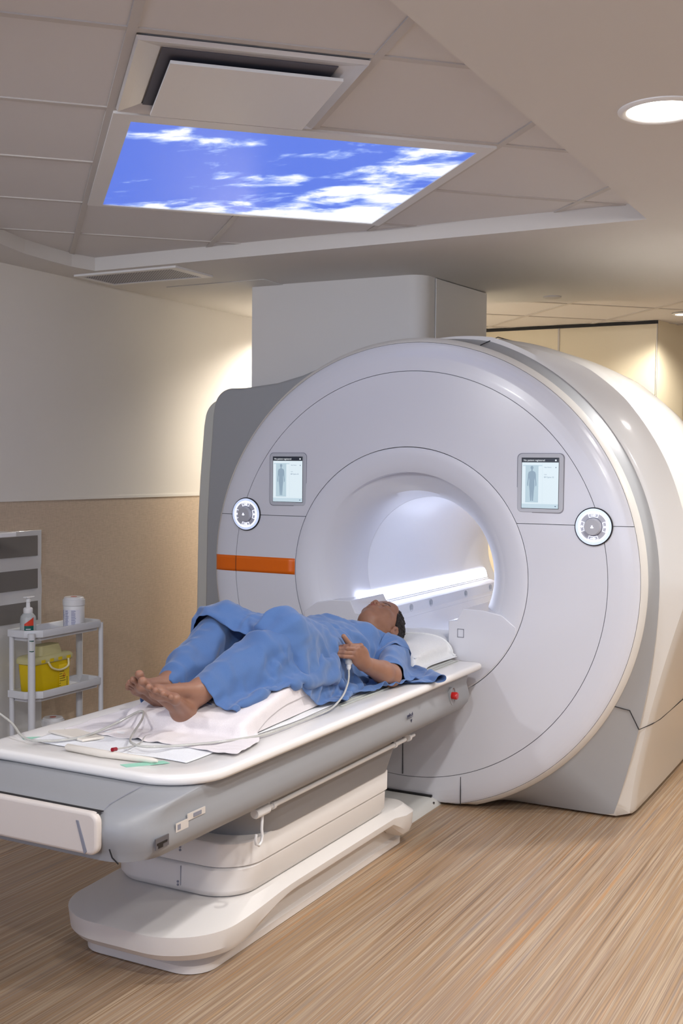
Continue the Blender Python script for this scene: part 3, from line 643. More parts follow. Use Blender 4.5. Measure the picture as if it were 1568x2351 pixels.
def rbox(p, lo, hi, r):
    lo = np.array(lo, float); hi = np.array(hi, float); q = np.abs(p-(lo+hi)/2)-((hi-lo)/2-r)
    return np.linalg.norm(np.maximum(q, 0), axis=1)+np.minimum(q.max(1), 0)-r
def union(p, L, k):
    d = None
    for q in L: d = q if d is None else smin(d, q, k)
    return d
def mesh_from(parts, name, m, parent=None, smooth=True, attr=None, **kw):
    V = []; F = []; n = 0
    for P, Q in parts: V.append(P); F.append(np.asarray(Q)+n); n += len(P)
    V = np.concatenate(V); off = np.array(WL[parent]) if parent is not None else np.zeros(3)
    me = bpy.data.meshes.new(name); me.from_pydata((V-off).tolist(), [], [list(map(int, f)) for q in F for f in q])
    me.materials.append(m); me.polygons.foreach_set('use_smooth', [smooth]*len(me.polygons))
    o = bpy.data.objects.new(name, me); C.objects.link(o)
    if parent is not None: o.parent = parent
    WL[o] = Vector(off); return props(o, **kw)
class Cloth:
    """position-based sheet: grid of points, stretch + bend constraints, collides with a distance field"""
    def __init__(s, P, mask=None, wrap=False, rest=1.0, bend=.25, seed=0):
        s.n, s.m = P.shape[:2]; s.P = P.reshape(-1, 3).copy(); s.mask = np.ones((s.n, s.m), bool) if mask is None else mask
        I = np.arange(s.n*s.m).reshape(s.n, s.m); s.C = []; s.I = I
        def addc(A, B, k, wA, par):
            ok = s.mask.ravel()[A] & s.mask.ravel()[B]; 
            for q in (0, 1):
                g = ok & (par == q); a = A[g]; b = B[g]
                if len(a): s.C.append((a, b, np.linalg.norm(s.P[a]-s.P[b], axis=1)*rest, k))
        ii, jj = np.meshgrid(np.arange(s.n), np.arange(s.m), indexing='ij')
        def pair(di, dj, k, st):
            if wrap:
                A = I; B = np.roll(np.roll(I, -di, 0), -dj, 1); ok = jj+dj < s.m; 
                if dj < 0: ok = jj+dj >= 0
            else: A = I; B = np.roll(np.roll(I, -di, 0), -dj, 1); ok = (ii+di < s.n) & (jj+dj < s.m) & (jj+dj >= 0)
            ok = ok.ravel(); par = (ii//max(di, 1) if di else jj//max(abs(dj), 1)).ravel() % 2
            addc(A.ravel()[ok], B.ravel()[ok], k, 0, par[ok])
        pair(1, 0, 1, 0); pair(0, 1, 1, 0); pair(1, 1, .6, 0); pair(1, -1, .6, 0)
        if bend: pair(2, 0, bend, 0); pair(0, 2, bend, 0); pair(4, 0, bend*.4, 0); pair(0, 4, bend*.4, 0)
        s.wrap = wrap; s.V = np.zeros_like(s.P); s.pin = np.zeros(len(s.P), bool)
    def run(s, sdf, steps, dt=.012, g=-9.8, iters=8, thick=.003, fr=.5, damp=.97, force=None, every=2):
        act = s.mask.ravel()
        for k in range(steps):
            s.V[:, 2] += g*dt
            if force is not None: s.V += force(s.P, k)*dt
            s.V *= damp; s.V[s.pin] = 0
            old = s.P.copy(); s.P = s.P+s.V*dt
            for it in range(iters):
                for a, b, L, kk in s.C:
                    d = s.P[b]-s.P[a]; l = np.linalg.norm(d, axis=1)+1e-9
                    e = (l-L)/l*.5*kk
                    if kk < .6: e = np.where(l < L, e, e*.3)
                    c = d*e[:, None]; s.P[a] += c; s.P[b] -= c
                s.P[s.pin] = old[s.pin]
                if it % every == every-1 or it == iters-1:
                    D = sdf(s.P)-thick; w = (D < 0) & act & ~s.pin
                    if w.any():
                        q = s.P[w]; e = .002
                        G_ = np.stack([sdf(q+np.eye(3)[j]*e)-sdf(q-np.eye(3)[j]*e) for j in range(3)], 1); G_ /= np.linalg.norm(G_, axis=1)[:, None]+1e-9
                        q = q-G_*D[w][:, None]
                        t = q-old[w]; tn = G_*(t*G_).sum(1)[:, None]; s.P[w] = q-(t-tn)*fr
            s.V = (s.P-old)/dt
            sp = np.linalg.norm(s.V, axis=1); s.V *= np.minimum(1, 2.0/np.maximum(sp, 1e-6))[:, None]
    def faces(s):
        F = []; M_ = s.mask
        for i in range(s.n if s.wrap else s.n-1):
            for j in range(s.m-1):
                k = (i+1) % s.n
                if M_[i, j] and M_[k, j] and M_[k, j+1] and M_[i, j+1]: F.append((s.I[i, j], s.I[k, j], s.I[k, j+1], s.I[i, j+1]))
        return F
    def build(s, name, m, parent=None, thick=.0016, sub=1, **kw):
        F = s.faces(); use = sorted({i for f in F for i in f}); mp = {u: k for k, u in enumerate(use)}
        P = s.P[use]; o = mesh_from([(P, [[mp[i] for i in f] for f in F])], name, m, parent, **kw)
        if sub: q = o.modifiers.new('sub', 'SUBSURF'); q.levels = sub; q.render_levels = sub
        q = o.modifiers.new('solid', 'SOLIDIFY'); q.thickness = thick; q.offset = 0
        return o

def vnoise(p, seed=0):
    T = np.random.default_rng(seed).random((32, 32, 32)); i = np.floor(p).astype(int); f = p-i; f = f*f*(3-2*f); r = 0
    for a in (0, 1):
        for b in (0, 1):
            for c in (0, 1): r = r+T[(i[:, 0]+a) % 32, (i[:, 1]+b) % 32, (i[:, 2]+c) % 32]*(f[:, 0] if a else 1-f[:, 0])*(f[:, 1] if b else 1-f[:, 1])*(f[:, 2] if c else 1-f[:, 2])
    return r
def folds(o, layers, maskf=None):
    """raise cloth folds on a mesh: each layer = (direction, scale, stretch, height, sharpness, seed)"""
    me = o.data; n = len(me.vertices); P = np.zeros(n*3, np.float32); me.vertices.foreach_get('co', P); P = P.reshape(-1, 3).astype(float)
    N = np.zeros(n*3, np.float32); me.vertex_normals.foreach_get('vector', N); N = N.reshape(-1, 3).astype(float)
    off = np.array(WL[o]); W_ = P+off; d = np.zeros(n)
    for e, sc, stc, h, sh, seed in layers:
        e = np.array(e, float); e /= np.linalg.norm(e); q = W_-np.outer(W_@e, e)*(1-1/stc)
        q = q+.25/sc*np.stack([vnoise(W_*7, 40+k) for k in range(3)], 1)
        v = vnoise(q*sc+50, seed); r = 1-np.abs(2*v-1); r = r**sh
        g = np.clip(vnoise(W_*6+9, seed+7)*1.6-.3, 0, 1)
        d += h*(r-.35)*g
    if maskf is not None: d *= maskf(W_)
    if np.mean(N@[0, 0, 1]*(W_[:, 2]-W_[:, 2].mean() > 0)) < 0: N = -N
    P = P+N*d[:, None]; me.vertices.foreach_set('co', P.astype(np.float32).ravel()); me.update()
# ---------------------------------------------------------------- person lying on the table
def fabric(name, rgb, scale=900, rough=.8, weave=.35):
    m = mat(name, rgb, rough, spec=.25, sheen=.25); nt, b = nodes(m)
    tc = nt.nodes.new('ShaderNodeTexCoord'); n = nt.nodes.new('ShaderNodeTexNoise'); n.inputs['Scale'].default_value = scale; n.inputs['Detail'].default_value = 2
    r = nt.nodes.new('ShaderNodeValToRGB'); r.color_ramp.elements[0].position = .3; r.color_ramp.elements[0].color = s2l([v*.95 for v in rgb]); r.color_ramp.elements[1].position = .7; r.color_ramp.elements[1].color = s2l([min(255, v*1.04) for v in rgb])
    n2 = nt.nodes.new('ShaderNodeTexNoise'); n2.inputs['Scale'].default_value = 22; n2.inputs['Detail'].default_value = 5
    bp = nt.nodes.new('ShaderNodeBump'); bp.inputs['Strength'].default_value = weave; bp.inputs['Distance'].default_value = .004
    nt.links.new(tc.outputs['Object'], n.inputs['Vector']); nt.links.new(tc.outputs['Object'], n2.inputs['Vector']); nt.links.new(n.outputs['Fac'], r.inputs['Fac']); nt.links.new(r.outputs['Color'], b.inputs['Base Color'])
    nt.links.new(n2.outputs['Fac'], bp.inputs['Height']); nt.links.new(bp.outputs['Normal'], b.inputs['Normal'])
    return m
def skin():
    m = mat('skin', (140, 102, 84), .45, spec=.4, sub=.15); nt, b = nodes(m)
    tc = nt.nodes.new('ShaderNodeTexCoord'); n = nt.nodes.new('ShaderNodeTexNoise'); n.inputs['Scale'].default_value = 18; n.inputs['Detail'].default_value = 4
    r = nt.nodes.new('ShaderNodeValToRGB'); r.color_ramp.elements[0].position = .3; r.color_ramp.elements[0].color = s2l((134, 96, 78)); r.color_ramp.elements[1].position = .7; r.color_ramp.elements[1].color = s2l((150, 110, 90))
    at = nt.nodes.new('ShaderNodeVertexColor'); at.layer_name = 'tone'
    mx = nt.nodes.new('ShaderNodeMix'); mx.data_type = 'RGBA'; mx.blend_type = 'MULTIPLY'; mx.inputs[0].default_value = 1
    n3 = nt.nodes.new('ShaderNodeTexNoise'); n3.inputs['Scale'].default_value = 420; bp = nt.nodes.new('ShaderNodeBump'); bp.inputs['Strength'].default_value = .12; bp.inputs['Distance'].default_value = .001
    nt.links.new(tc.outputs['Object'], n.inputs['Vector']); nt.links.new(tc.outputs['Object'], n3.inputs['Vector']); nt.links.new(n3.outputs['Fac'], bp.inputs['Height']); nt.links.new(bp.outputs['Normal'], b.inputs['Normal'])
    nt.links.new(n.outputs['Fac'], r.inputs['Fac']); nt.links.new(r.outputs['Color'], mx.inputs[6]); nt.links.new(at.outputs['Color'], mx.inputs[7]); nt.links.new(mx.outputs[2], b.inputs['Base Color'])
    return m
A3 = lambda *v: np.array(v, float)
HC = A3(-.012, -.248, .813); HS = 1.09                         # head centre
# head frame: columns right(+X side of the face = her left), up (chin to crown), front
tilt = math.radians(-8); turn = math.radians(0)
fr_ = A3(math.sin(turn), math.sin(tilt)*.6, math.cos(turn)); fr_ /= np.linalg.norm(fr_)
up_ = A3(0, 1, 0)+A3(0, 0, .14); up_ -= fr_*(up_@fr_); up_ /= np.linalg.norm(up_)
rt_ = np.cross(up_, fr_)
HM = np.stack([rt_, up_, fr_], 1)                # world = HC + HM @ local
def H(x, y, z): return HC+HM@A3(x, y, z)*HS
def head_local(p):
    q = (p-HC)@HM/HS; x, y, z = q.T; ax = np.stack([np.abs(x), y, z], 1)
    d = ell(q, (0, .025, -.012), (.074, .088, .092))
    d = smin(d, ell(q, (0, -.035, .022), (.060, .078, .064)), .03)
    d = smin(d, ell(q, (0, -.082, .050), (.026, .024, .028)), .024)          # chin
    d = smin(d, cap(ax, (.052, -.045, -.005), (.020, -.085, .040), .018, .018), .022)   # jaw
    d = smin(d, ell(ax, (.038, -.018, .055), (.022, .022, .018)), .018)     # cheek
    d = smin(d, ell(q, (0, .055, .058), (.055, .035, .026)), .03)           # forehead
    d = smin(d, cap(ax, (.008, .022, .078), (.042, .024, .062), .008, .008), .012)     # brow
    d = -smin(-d, ell(ax, (.031, .004, .084), (.019, .012, .015)), .010)    # sockets
    d = smin(d, cap(q, (0, .018, .078), (0, -.016, .089), .0080, .0100), .010)  # nose bridge
    d = smin(d, ell(q, (0, -.022, .0955), (.0128, .0105, .0115)), .007)
    d = smin(d, ell(ax, (.0125, -.025, .090), (.0085, .0085, .0095)), .006)  # alar
    d = -smin(-d, ell(ax, (.0068, -.0325, .0945), (.0038, .004, .005)), .002)  # nostrils
    d = smin(d, ell(q, (0, -.050, .078), (.026, .017, .016)), .014)         # muzzle
    d = smin(d, cap(ax, (0, -.0455, .0945), (.020, -.050, .082), .0048, .003), .004)   # upper lip
    d = smin(d, cap(ax, (0, -.0555, .0915), (.017, -.0535, .081), .0058, .003), .004)  # lower lip
    d = -smin(-d, cap(ax, (0, -.0505, .0995), (.022, -.052, .0845), .0012, .0008), .0025)
    d = smin(d, ell(ax, (.031, .0035, .0735), (.0155, .0125, .0125)), .003)  # lids
    d = -smin(-d, ell(ax, (.031, .004, .0885), (.0130, .0058, .0085)), .0015)  # eye slit
    return q, ax, d
def ear(ax):
    a = A3(.078, -.020, -.014)
    e = ell(ax, a, (.008, .031, .020)); e = -smin(-e, ell(ax, a+A3(.0075, .003, .003), (.0065, .021, .0125)), .002)
    e = smin(e, cap(ax, a+A3(.004, -.008, .012), a+A3(.005, .006, .010), .003, .0025), .003)
    lob = ell(ax, a+A3(-.001, -.028, .006), (.006, .009, .008)); return smin(e, lob, .006)
def head_sdf(p):
    q, ax, d = head_local(p); d = smin(d, ear(ax), .0035)*HS
    n = cap(p, H(0, -.045, -.025), A3(0, -.42, .765), .052, .058)
    n = smin(n, cap(p, H(0, -.05, .0), A3(0, -.44, .785), .040, .042), .03)
    return smin(d, n, .022)
SHO = A3(.160, -.47, .745); ELB = A3(.284, -.755, .708); WRI = A3(.272, -.950, .782)
SHR = A3(-.160, -.47, .745); ELR = A3(-.27, -.74, .72); WRR = A3(-.235, -.97, .74)
HIP = [A3(.09, -.93, .785), A3(-.09, -.93, .785)]; KNE = [A3(.125, -1.285, .905), A3(-.115, -1.30, .915)]; ANK = [A3(.070, -1.672, .790), A3(-.075, -1.645, .790)]
def torso_sdf(p):
    s = p.copy(); s[:, 0] *= .68
    L = [cap(s, (0, -.92, .795), (0, -.74, .79), .112, .098), cap(s, (0, -.74, .785), (0, -.50, .768), .090, .082)]
    d = union(p, L, .04)
    d = smin(d, cap(p, SHO, SHR, .056, .056), .05)
    for x in (-.07, .07): d = smin(d, ell(p, (x, -.58, .825), (.06, .06, .040)), .03)
    return d
def legs_sdf(p, infl=0):
    L = []
    for i in (0, 1): L += [cap(p, HIP[i], KNE[i], .088+infl, .060+infl), cap(p, KNE[i], ANK[i]*.45+KNE[i]*.55, .057+infl, .054+infl), cap(p, ANK[i]*.45+KNE[i]*.55, ANK[i], .054+infl, .036+infl)]
    return union(p, L, .02)
def armL(p):
    d = cap(p, SHO, ELB, .050, .040); m = ELB*.7+WRI*.3
    d = smin(d, cap(p, ELB, m, .039, .041), .02); d = smin(d, cap(p, m, WRI, .041, .026), .015)
    # flatten the wrist a little
    return d
def armR(p): return smin(cap(p, SHR, ELR, .050, .040), cap(p, ELR, WRR, .040, .026), .02)
# ---- left hand: thumb upward, fingers toward -X
RI = A3(.883, .469, .009); FW = A3(-.468, .883, -.04)         # across and away, as one stands at the foot end
PX = A3(-.05, -.72, .69); PX /= np.linalg.norm(PX)           # along the metacarpals
HUP = A3(.31, .16, .93); HUP -= PX*(HUP@PX); HUP /= np.linalg.norm(HUP)   # toward the thumb
HN = np.cross(PX, HUP)                                       # out of the palm
UZ = A3(0, 0, 1)
def W(a, b, c): return WRI+PX*a+HUP*b+HN*c
def hand_sdf(p, nails=False):
    d = ell(p, W(.040, .002, .000), (.047, .037, .0165), np.stack([PX, HUP, HN], 1))
    d = smin(d, cap(p, WRI, W(.02, 0, 0), .025, .022), .015)
    d = smin(d, cap(p, W(.022, .020, .010), W(.045, .030, .016), .014, .012), .014)   # thumb ball
    F = []; tips = []
    for k, (b, l, r) in enumerate(((.0265, .076, .0090), (.0090, .082, .0094), (-.0085, .078, .0090), (-.0250, .064, .0082))):
        k0 = W(.078-abs(b-.008)*.22, b, .002)
        dirs = [-RI*.92-FW*.30+UZ*(.02+.03*k), -RI*.96+FW*.12+UZ*(-.10+.05*k), -RI*.75+FW*.60+UZ*(-.08+.04*k)]
        pt = k0; rr = [r*1.0, r*.98, r*.90, r*.74]; ls = [l*.48, l*.31, l*.22]; g = ell(p, k0, (r*1.12,)*3)
        for j in range(3):
            q = dirs[j]/np.linalg.norm(dirs[j]); e = pt+q*ls[j]; c = cap(p, pt, e, rr[j], rr[j+1])
            if j: c = smin(c, ell(p, pt, (rr[j]*1.06,)*3), .002)
            g = smin(g, c, .0025); last = pt; pt = e
        F.append(g); q = (pt-last)/np.linalg.norm(pt-last); back = -HN*0+(PX-q*(PX@q)); back /= np.linalg.norm(back); tips.append((pt-q*.003+back*rr[3]*.75, r))
    d2 = np.minimum.reduce(F); d = smin(d, d2, .005)
    L = -RI
    t0 = WRI+L*.024+A3(0, 0, .030)+FW*.012; t1 = WRI+L*.052+A3(0, 0, .066)+FW*.012; t2 = WRI+L*.074+A3(0, 0, .098)+FW*.006
    th = smin(cap(p, t0, t1, .0150, .0115), cap(p, t1, t2, .0112, .0086), .004)
    d = smin(d, th, .008)
    return (d, tips) if nails else d
# ---- feet
D0 = A3(0, 0, .010); D1 = A3(.016, 0, .006)
def foot_sdf(p, i):
    if i == 0: hl, ball, lat, a = A3(.040, -1.735, .722)+D0, A3(.040, -1.865, .803)+D0, A3(.092, -1.842, .784)+D0, ANK[0]; toes = [(A3(.028, -1.873, .812), A3(.022, -1.905, .840), .0135), (A3(.050, -1.878, .806), A3(.047, -1.908, .826), .0095), (A3(.066, -1.872, .800), A3(.065, -1.900, .817), .0088), (A3(.081, -1.862, .794), A3(.082, -1.887, .807), .0082), (A3(.095, -1.850, .786), A3(.098, -1.870, .795), .0078)]
    else: hl, ball, lat, a = A3(-.072, -1.655, .715)+D1, A3(-.082, -1.792, .803)+D1, A3(-.128, -1.765, .782)+D1, ANK[1]; toes = [(A3(-.074, -1.797, .815), A3(-.068, -1.826, .845), .0135), (A3(-.092, -1.800, .808), A3(-.090, -1.829, .828), .0095), (A3(-.108, -1.795, .800), A3(-.108, -1.822, .816), .0088), (A3(-.122, -1.785, .792), A3(-.124, -1.810, .804), .0082), (A3(-.134, -1.772, .784), A3(-.138, -1.793, .792), .0078)]
    toes = [(t[0]+(D0, D1)[i], t[1]+(D0, D1)[i], t[2]) for t in toes]
    sh = KNE[i]*.35+a*.65
    d = cap(p, sh, a, .041, .033)
    d = smin(d, cap(p, a, hl, .032, .031), .03)
    d = smin(d, ell(p, hl, (.028, .032, .030)), .02)
    up = A3(0, .35, 1); up /= np.linalg.norm(up)
    m = (hl+ball)/2
    d = smin(d, cap(p, a+A3(0, -.012, .0), ball+A3(0, .012, .004), .029, .0155), .025)
    d = smin(d, cap(p, hl, ball, .025, .0175), .02)
    d = smin(d, cap(p, hl+(lat-ball)*.3, lat, .024, .0145), .02)
    d = smin(d, cap(p, ball, lat, .0175, .0145), .015)
    s = 1 if i == 0 else -1
    d = smin(d, ell(p, a+A3(.030, -.0, -.004), (.012, .014, .014)), .012); d = smin(d, ell(p, a+A3(-.030, -.004, .0), (.012, .014, .014)), .012)
    g = np.minimum.reduce([smin(cap(p, t[0], t[1], t[2]*.85, t[2]*.9), ell(p, t[1], (t[2]*1.0,)*3), .003) for t in toes])
    return smin(d, g, .0045), toes
def build_person():
    T = thing('person', (0, -.95, .70), 'person in a blue gown lying on the table, looking up, left hand on the belly', 'person')
    sk = skin(); parts = []
    lo = np.minimum(H(0, 0, 0), A3(0, -.42, .8))-A3(.13, .02, .14)
    parts.append(surf(head_sdf, (-.13, -.44, .68), (.13, -.08, .96), .0024))
    parts.append(surf(lambda p: torso_sdf(p)+.010, (-.26, -1.06, .66), (.26, -.38, .95), .011, 0))
    arm = lambda p: smin(armL(p), hand_sdf(p), .012)
    parts.append(surf(arm, (.05, -1.10, .655), (.36, -.40, .905), .0026))
    parts.append(surf(armR, (-.34, -1.02, .66), (-.11, -.40, .86), .009, 0))
    parts.append(surf(lambda p: legs_sdf(p, -.014), (-.22, -1.72, .67), (.24, -.83, 1.0), .010, 0))
    F0 = lambda p: foot_sdf(p, 0)[0]; F1 = lambda p: foot_sdf(p, 1)[0]
    parts.append(surf(F0, (-.03, -1.94, .66), (.16, -1.55, .87), .0026)); parts.append(surf(F1, (-.18, -1.86, .66), (.02, -1.53, .88), .0026))
    o = mesh_from(parts, 'body', sk, T)
    # skin tone: lips, brows, nails and soles differ in colour
    V = np.concatenate([q[0] for q in parts]); tone = np.ones((len(V), 4)); q = (V-HC)@HM/HS; ax = np.stack([np.abs(q[:, 0]), q[:, 1], q[:, 2]], 1)
    lip = np.minimum(cap(ax, (0, -.0455, .0955), (.021, -.050, .083), .0055, .003), cap(ax, (0, -.0555, .0925), (.018, -.0535, .082), .0062, .003))
    w_ = np.clip(-lip/.0012+.6, 0, 1)[:, None]; tone[:, :3] = tone[:, :3]*(1-w_)+np.array([.80, .52, .55])*w_
    br = np.minimum(cap(ax, (.012, .0215, .090), (.032, .026, .083), .0040, .0034), cap(ax, (.032, .026, .083), (.047, .019, .067), .0034, .0018)); w_ = np.clip(-br/.001+.6, 0, 1)[:, None]*(ax[:, 2:3] > .03); tone[:, :3] = tone[:, :3]*(1-w_*.82)
    la = cap(ax, (.0185, .004, .088), (.043, .0045, .080), .0026, .0018); w_ = np.clip(-la/.001+.6, 0, 1)[:, None]*(ax[:, 2:3] > .05); tone[:, :3] = tone[:, :3]*(1-w_*.7)
    for i in (0, 1):
        for (a, b, r) in foot_sdf(V[:1], i)[1]:
            c = b+A3(0, -.2, .75)*r; dd = np.linalg.norm((V-c)*[1, 1, 1], axis=1)-r*.62; w_ = np.clip(-dd/.001+.5, 0, 1)[:, None]; tone[:, :3] = tone[:, :3]*(1-w_)+np.array([1.25, 1.25, 1.3])*w_
    for (c, r) in hand_sdf(V[:1], True)[1]:
        dd = np.linalg.norm(V-c, axis=1)-r*.72; w_ = np.clip(-dd/.001+.5, 0, 1)[:, None]; tone[:, :3] = tone[:, :3]*(1-w_)+np.array([1.25, 1.15, 1.2])*w_
    at = o.data.color_attributes.new('tone', 'FLOAT_COLOR', 'POINT'); at.data.foreach_set('color', tone.astype(np.float32).ravel())
    # eyes
    ew = mat('eye_white', (214, 210, 206), .2, coat=.5); ei = mat('iris_brown', (52, 32, 24), .15, coat=.8)
    for sx in (-1, 1):
        c = H(sx*.031, .0035, .0715)
        mb = MB(); mb.lathe(c, [(.0147*math.sin(a)+1e-5, .0147*math.cos(a)) for a in np.linspace(0, math.pi, 14)], 'z', 20); e = mb.build('eye', ew, T, smooth=90)
        f = HM@A3(sx*.04, -.05, 1); f /= np.linalg.norm(f)
        b_ = np.cross(f, [1, 0, 0]); b_ /= np.linalg.norm(b_); a_ = np.cross(b_, f)
        rings = [[c+f*z+(a_*math.cos(t)+b_*math.sin(t))*r for t in np.linspace(0, 2*math.pi, 20, endpoint=False)] for r, z in ((.0067, .0132), (.0065, .0140), (.003, .0149), (.0005, .0151))]
        MB().loft(rings, False, True).build('iris', ei, e, smooth=60)
    # hair
    def hair(p):
        q = (p-HC)@HM/HS; x, y, z = q.T
        d = ell(q, (0, .032, -.018), (.085, .098, .098))
        nz = .0028*np.sin(x*410+1.3*np.sin(y*230))*np.sin(y*380+z*120)+.0026*np.sin(z*350+x*170)*np.sin(y*290)+.0035*np.sin(x*150+z*90)*np.sin(y*140+1)
        hl = z-(.028+.30*(y-.055)*0)+np.where(y > .075, -.10*(y-.075)*8, 0)
        # hairline plane: runs from above the forehead down in front of the ear to the nape
        pl = (q@A3(0, -.80, .60))-(-.008); pl2 = (q@A3(0, -.35, .94))-(.022)
        cut = np.minimum(pl, pl2); cut = np.maximum(pl, pl2)*.5+cut*.5
        cut = cut+.004*np.sin(x*220+y*90)
        ears = ell(np.stack([np.abs(x), y, z], 1), (.077, -.026, -.006), (.024, .030, .026))
        return np.maximum(np.maximum(d+nz, -smin(-cut, -cut, .001)), -ears)
    hm = mat('dark_curly_hair', (30, 24, 24), .55, spec=.35, bump=(260, .9, .004))
    P, F = surf(hair, (-.12, -.36, .70), (.12, -.09, .95), .0028, 0)
    mesh_from([(P, F)], 'hair', hm, T)
    return T
PERSON = build_person()
# ---------------------------------------------------------------- cushion, sheets, clothes
ZD = ZT+.004
def wedge_sdf(p):
    # wedge cushion: rotated slightly, rising toward the hips
    a = math.radians(4); q = p-A3(.035, -1.42, 0); x = q[:, 0]*math.cos(a)-q[:, 1]*math.sin(a)*-1; y = -q[:, 0]*math.sin(a)*-1*-1+q[:, 1]*math.cos(a)
    x = q[:, 0]*math.cos(a)+q[:, 1]*math.sin(a)
    w = np.stack([x, y, p[:, 2]], 1)
    b = rbox(w, (-.21, -.335, ZD-.02), (.205, .345, ZD+.150), .012)
    top = (w[:, 2]-(ZD+.040+.115*np.clip((y+.335)/.68, 0, 1)**.8))*.97
    return -smin(-b, -top, .02)
def deck_sdf(p): return np.where((np.abs(p[:, 0]) < .392), p[:, 2]-ZD, np.maximum(np.abs(p[:, 0])-.392, p[:, 2]-ZD))
base_sdf = lambda p: np.minimum(p[:, 2]-ZD, wedge_sdf(p))
M['sheet'] = fabric('white_sheet', (226, 220, 222), 700, .85, .15)
M['gown'] = fabric('blue_gown', (80, 112, 163), 1100, .85, .12)
M['trousers'] = fabric('blue_trousers', (77, 108, 158), 1100, .85, .12)
# wedge body
P, F = surf(wedge_sdf, (-.22, -1.82, ZD-.001), (.30, -1.02, .86), .008, 1)
WC = thing('wedge_cushion', (.04, -1.42, ZD), 'white wedge cushion in a crumpled pinkish sheet under the legs of the person', 'cushion')
mesh_from([(P, F)], 'foam_wedge', M['sheet'], WC)
# sheet over it
n, m_ = 76, 92
u = np.linspace(-.30, .315, n); v = np.linspace(-1.90, -1.09, m_)
U_, V_ = np.meshgrid(u, v, indexing='ij')
U_ = np.where(U_ > .1, .1+(U_-.1)*(1-.30*np.clip((V_+1.75)/.5, 0, 1)), U_)
Pp = np.stack([U_+.02*(V_+1.42)*-1+.02*np.sin(V_*9), V_, .86+0*U_], -1)
cl = Cloth(Pp, rest=1.035, bend=.12)
cl.P[:, 2] += .002*np.sin(cl.P[:, 0]*60)*np.sin(cl.P[:, 1]*47)
cl.run(base_sdf, 70, thick=.003, fr=.35, iters=7)
cs = cl.build('cover_sheet', M['sheet'], WC)
folds(cs, [((.3, -.8, .5), 18, 3, .012, 1.8, 61), ((.8, .3, .3), 30, 2.4, .006, 1.6, 63)], lambda p: np.clip((-p[:, 1]-1.45)*3+.25, .2, 1))
# trousers: one tube a leg
def tube_cloth(pts, rad, nr, nl, sdf, steps, rest=1.0, zmin=None, squash=1.0, bend=.1, fr=.4, seed=0, noise=.003):
    pts = [np.array(p, float) for p in pts]; L = np.concatenate([[0], np.cumsum([np.linalg.norm(pts[i+1]-pts[i]) for i in range(len(pts)-1)])])
    s = np.linspace(0, L[-1], nl); c = np.stack([np.interp(s, L, [p[k] for p in pts]) for k in range(3)], 1); r = np.interp(s, L, rad)
    d = np.gradient(c, axis=0); d /= np.linalg.norm(d, axis=1)[:, None]; P = np.zeros((nr, nl, 3))
    for j in range(nl):
        a = np.cross(d[j], [0, 0, 1]); a /= np.linalg.norm(a); b = np.cross(a, d[j])
        t = np.linspace(0, 2*math.pi, nr, endpoint=False); P[:, j] = c[j]+(np.cos(t)[:, None]*a+np.sin(t)[:, None]*b*squash)*r[j]
    if zmin: P[..., 2] = np.maximum(P[..., 2], zmin)
    cl = Cloth(P, wrap=True, rest=rest, bend=bend); g = np.random.default_rng(seed); cl.P += g.normal(0, noise*.3, cl.P.shape)
    cl.P[:, 2] += noise*np.sin(cl.P[:, 1]*55+cl.P[:, 0]*40)
    cl.run(sdf, steps, fr=fr, thick=.003); return cl
def legcol(i): 
    def f(p): 
        L = [cap(p, HIP[i], KNE[i], .088, .060), cap(p, KNE[i], ANK[i]*.45+KNE[i]*.55, .059, .055), cap(p, ANK[i]*.45+KNE[i]*.55, ANK[i], .055, .038)]
        return np.minimum(np.minimum.reduce(L), base_sdf(p)-.006)
    return f
for i in (1, 0):
    hp = HIP[i]+A3(0, .06, .02); end = ANK[i]*.93+KNE[i]*.07+A3(0, 0, -.004)
    tc_ = tube_cloth([hp, HIP[i]+A3(0, 0, .015), KNE[i]+A3(0, 0, .006), end], [.130, .130, .116, .098], 64, 92, legcol(i), 60, rest=1.06, seed=i, noise=.012, bend=.07)
    o = tc_.build('trouser_leg', M['trousers'], PERSON)
    folds(o, [((.1, -.8, -.6), 17, 3.2, .032, 2.0, 3+i), ((.5, .5, .9), 26, 2.6, .015, 1.6, 13+i), ((.9, -.3, .2), 40, 2, .005, 1.4, 23)])
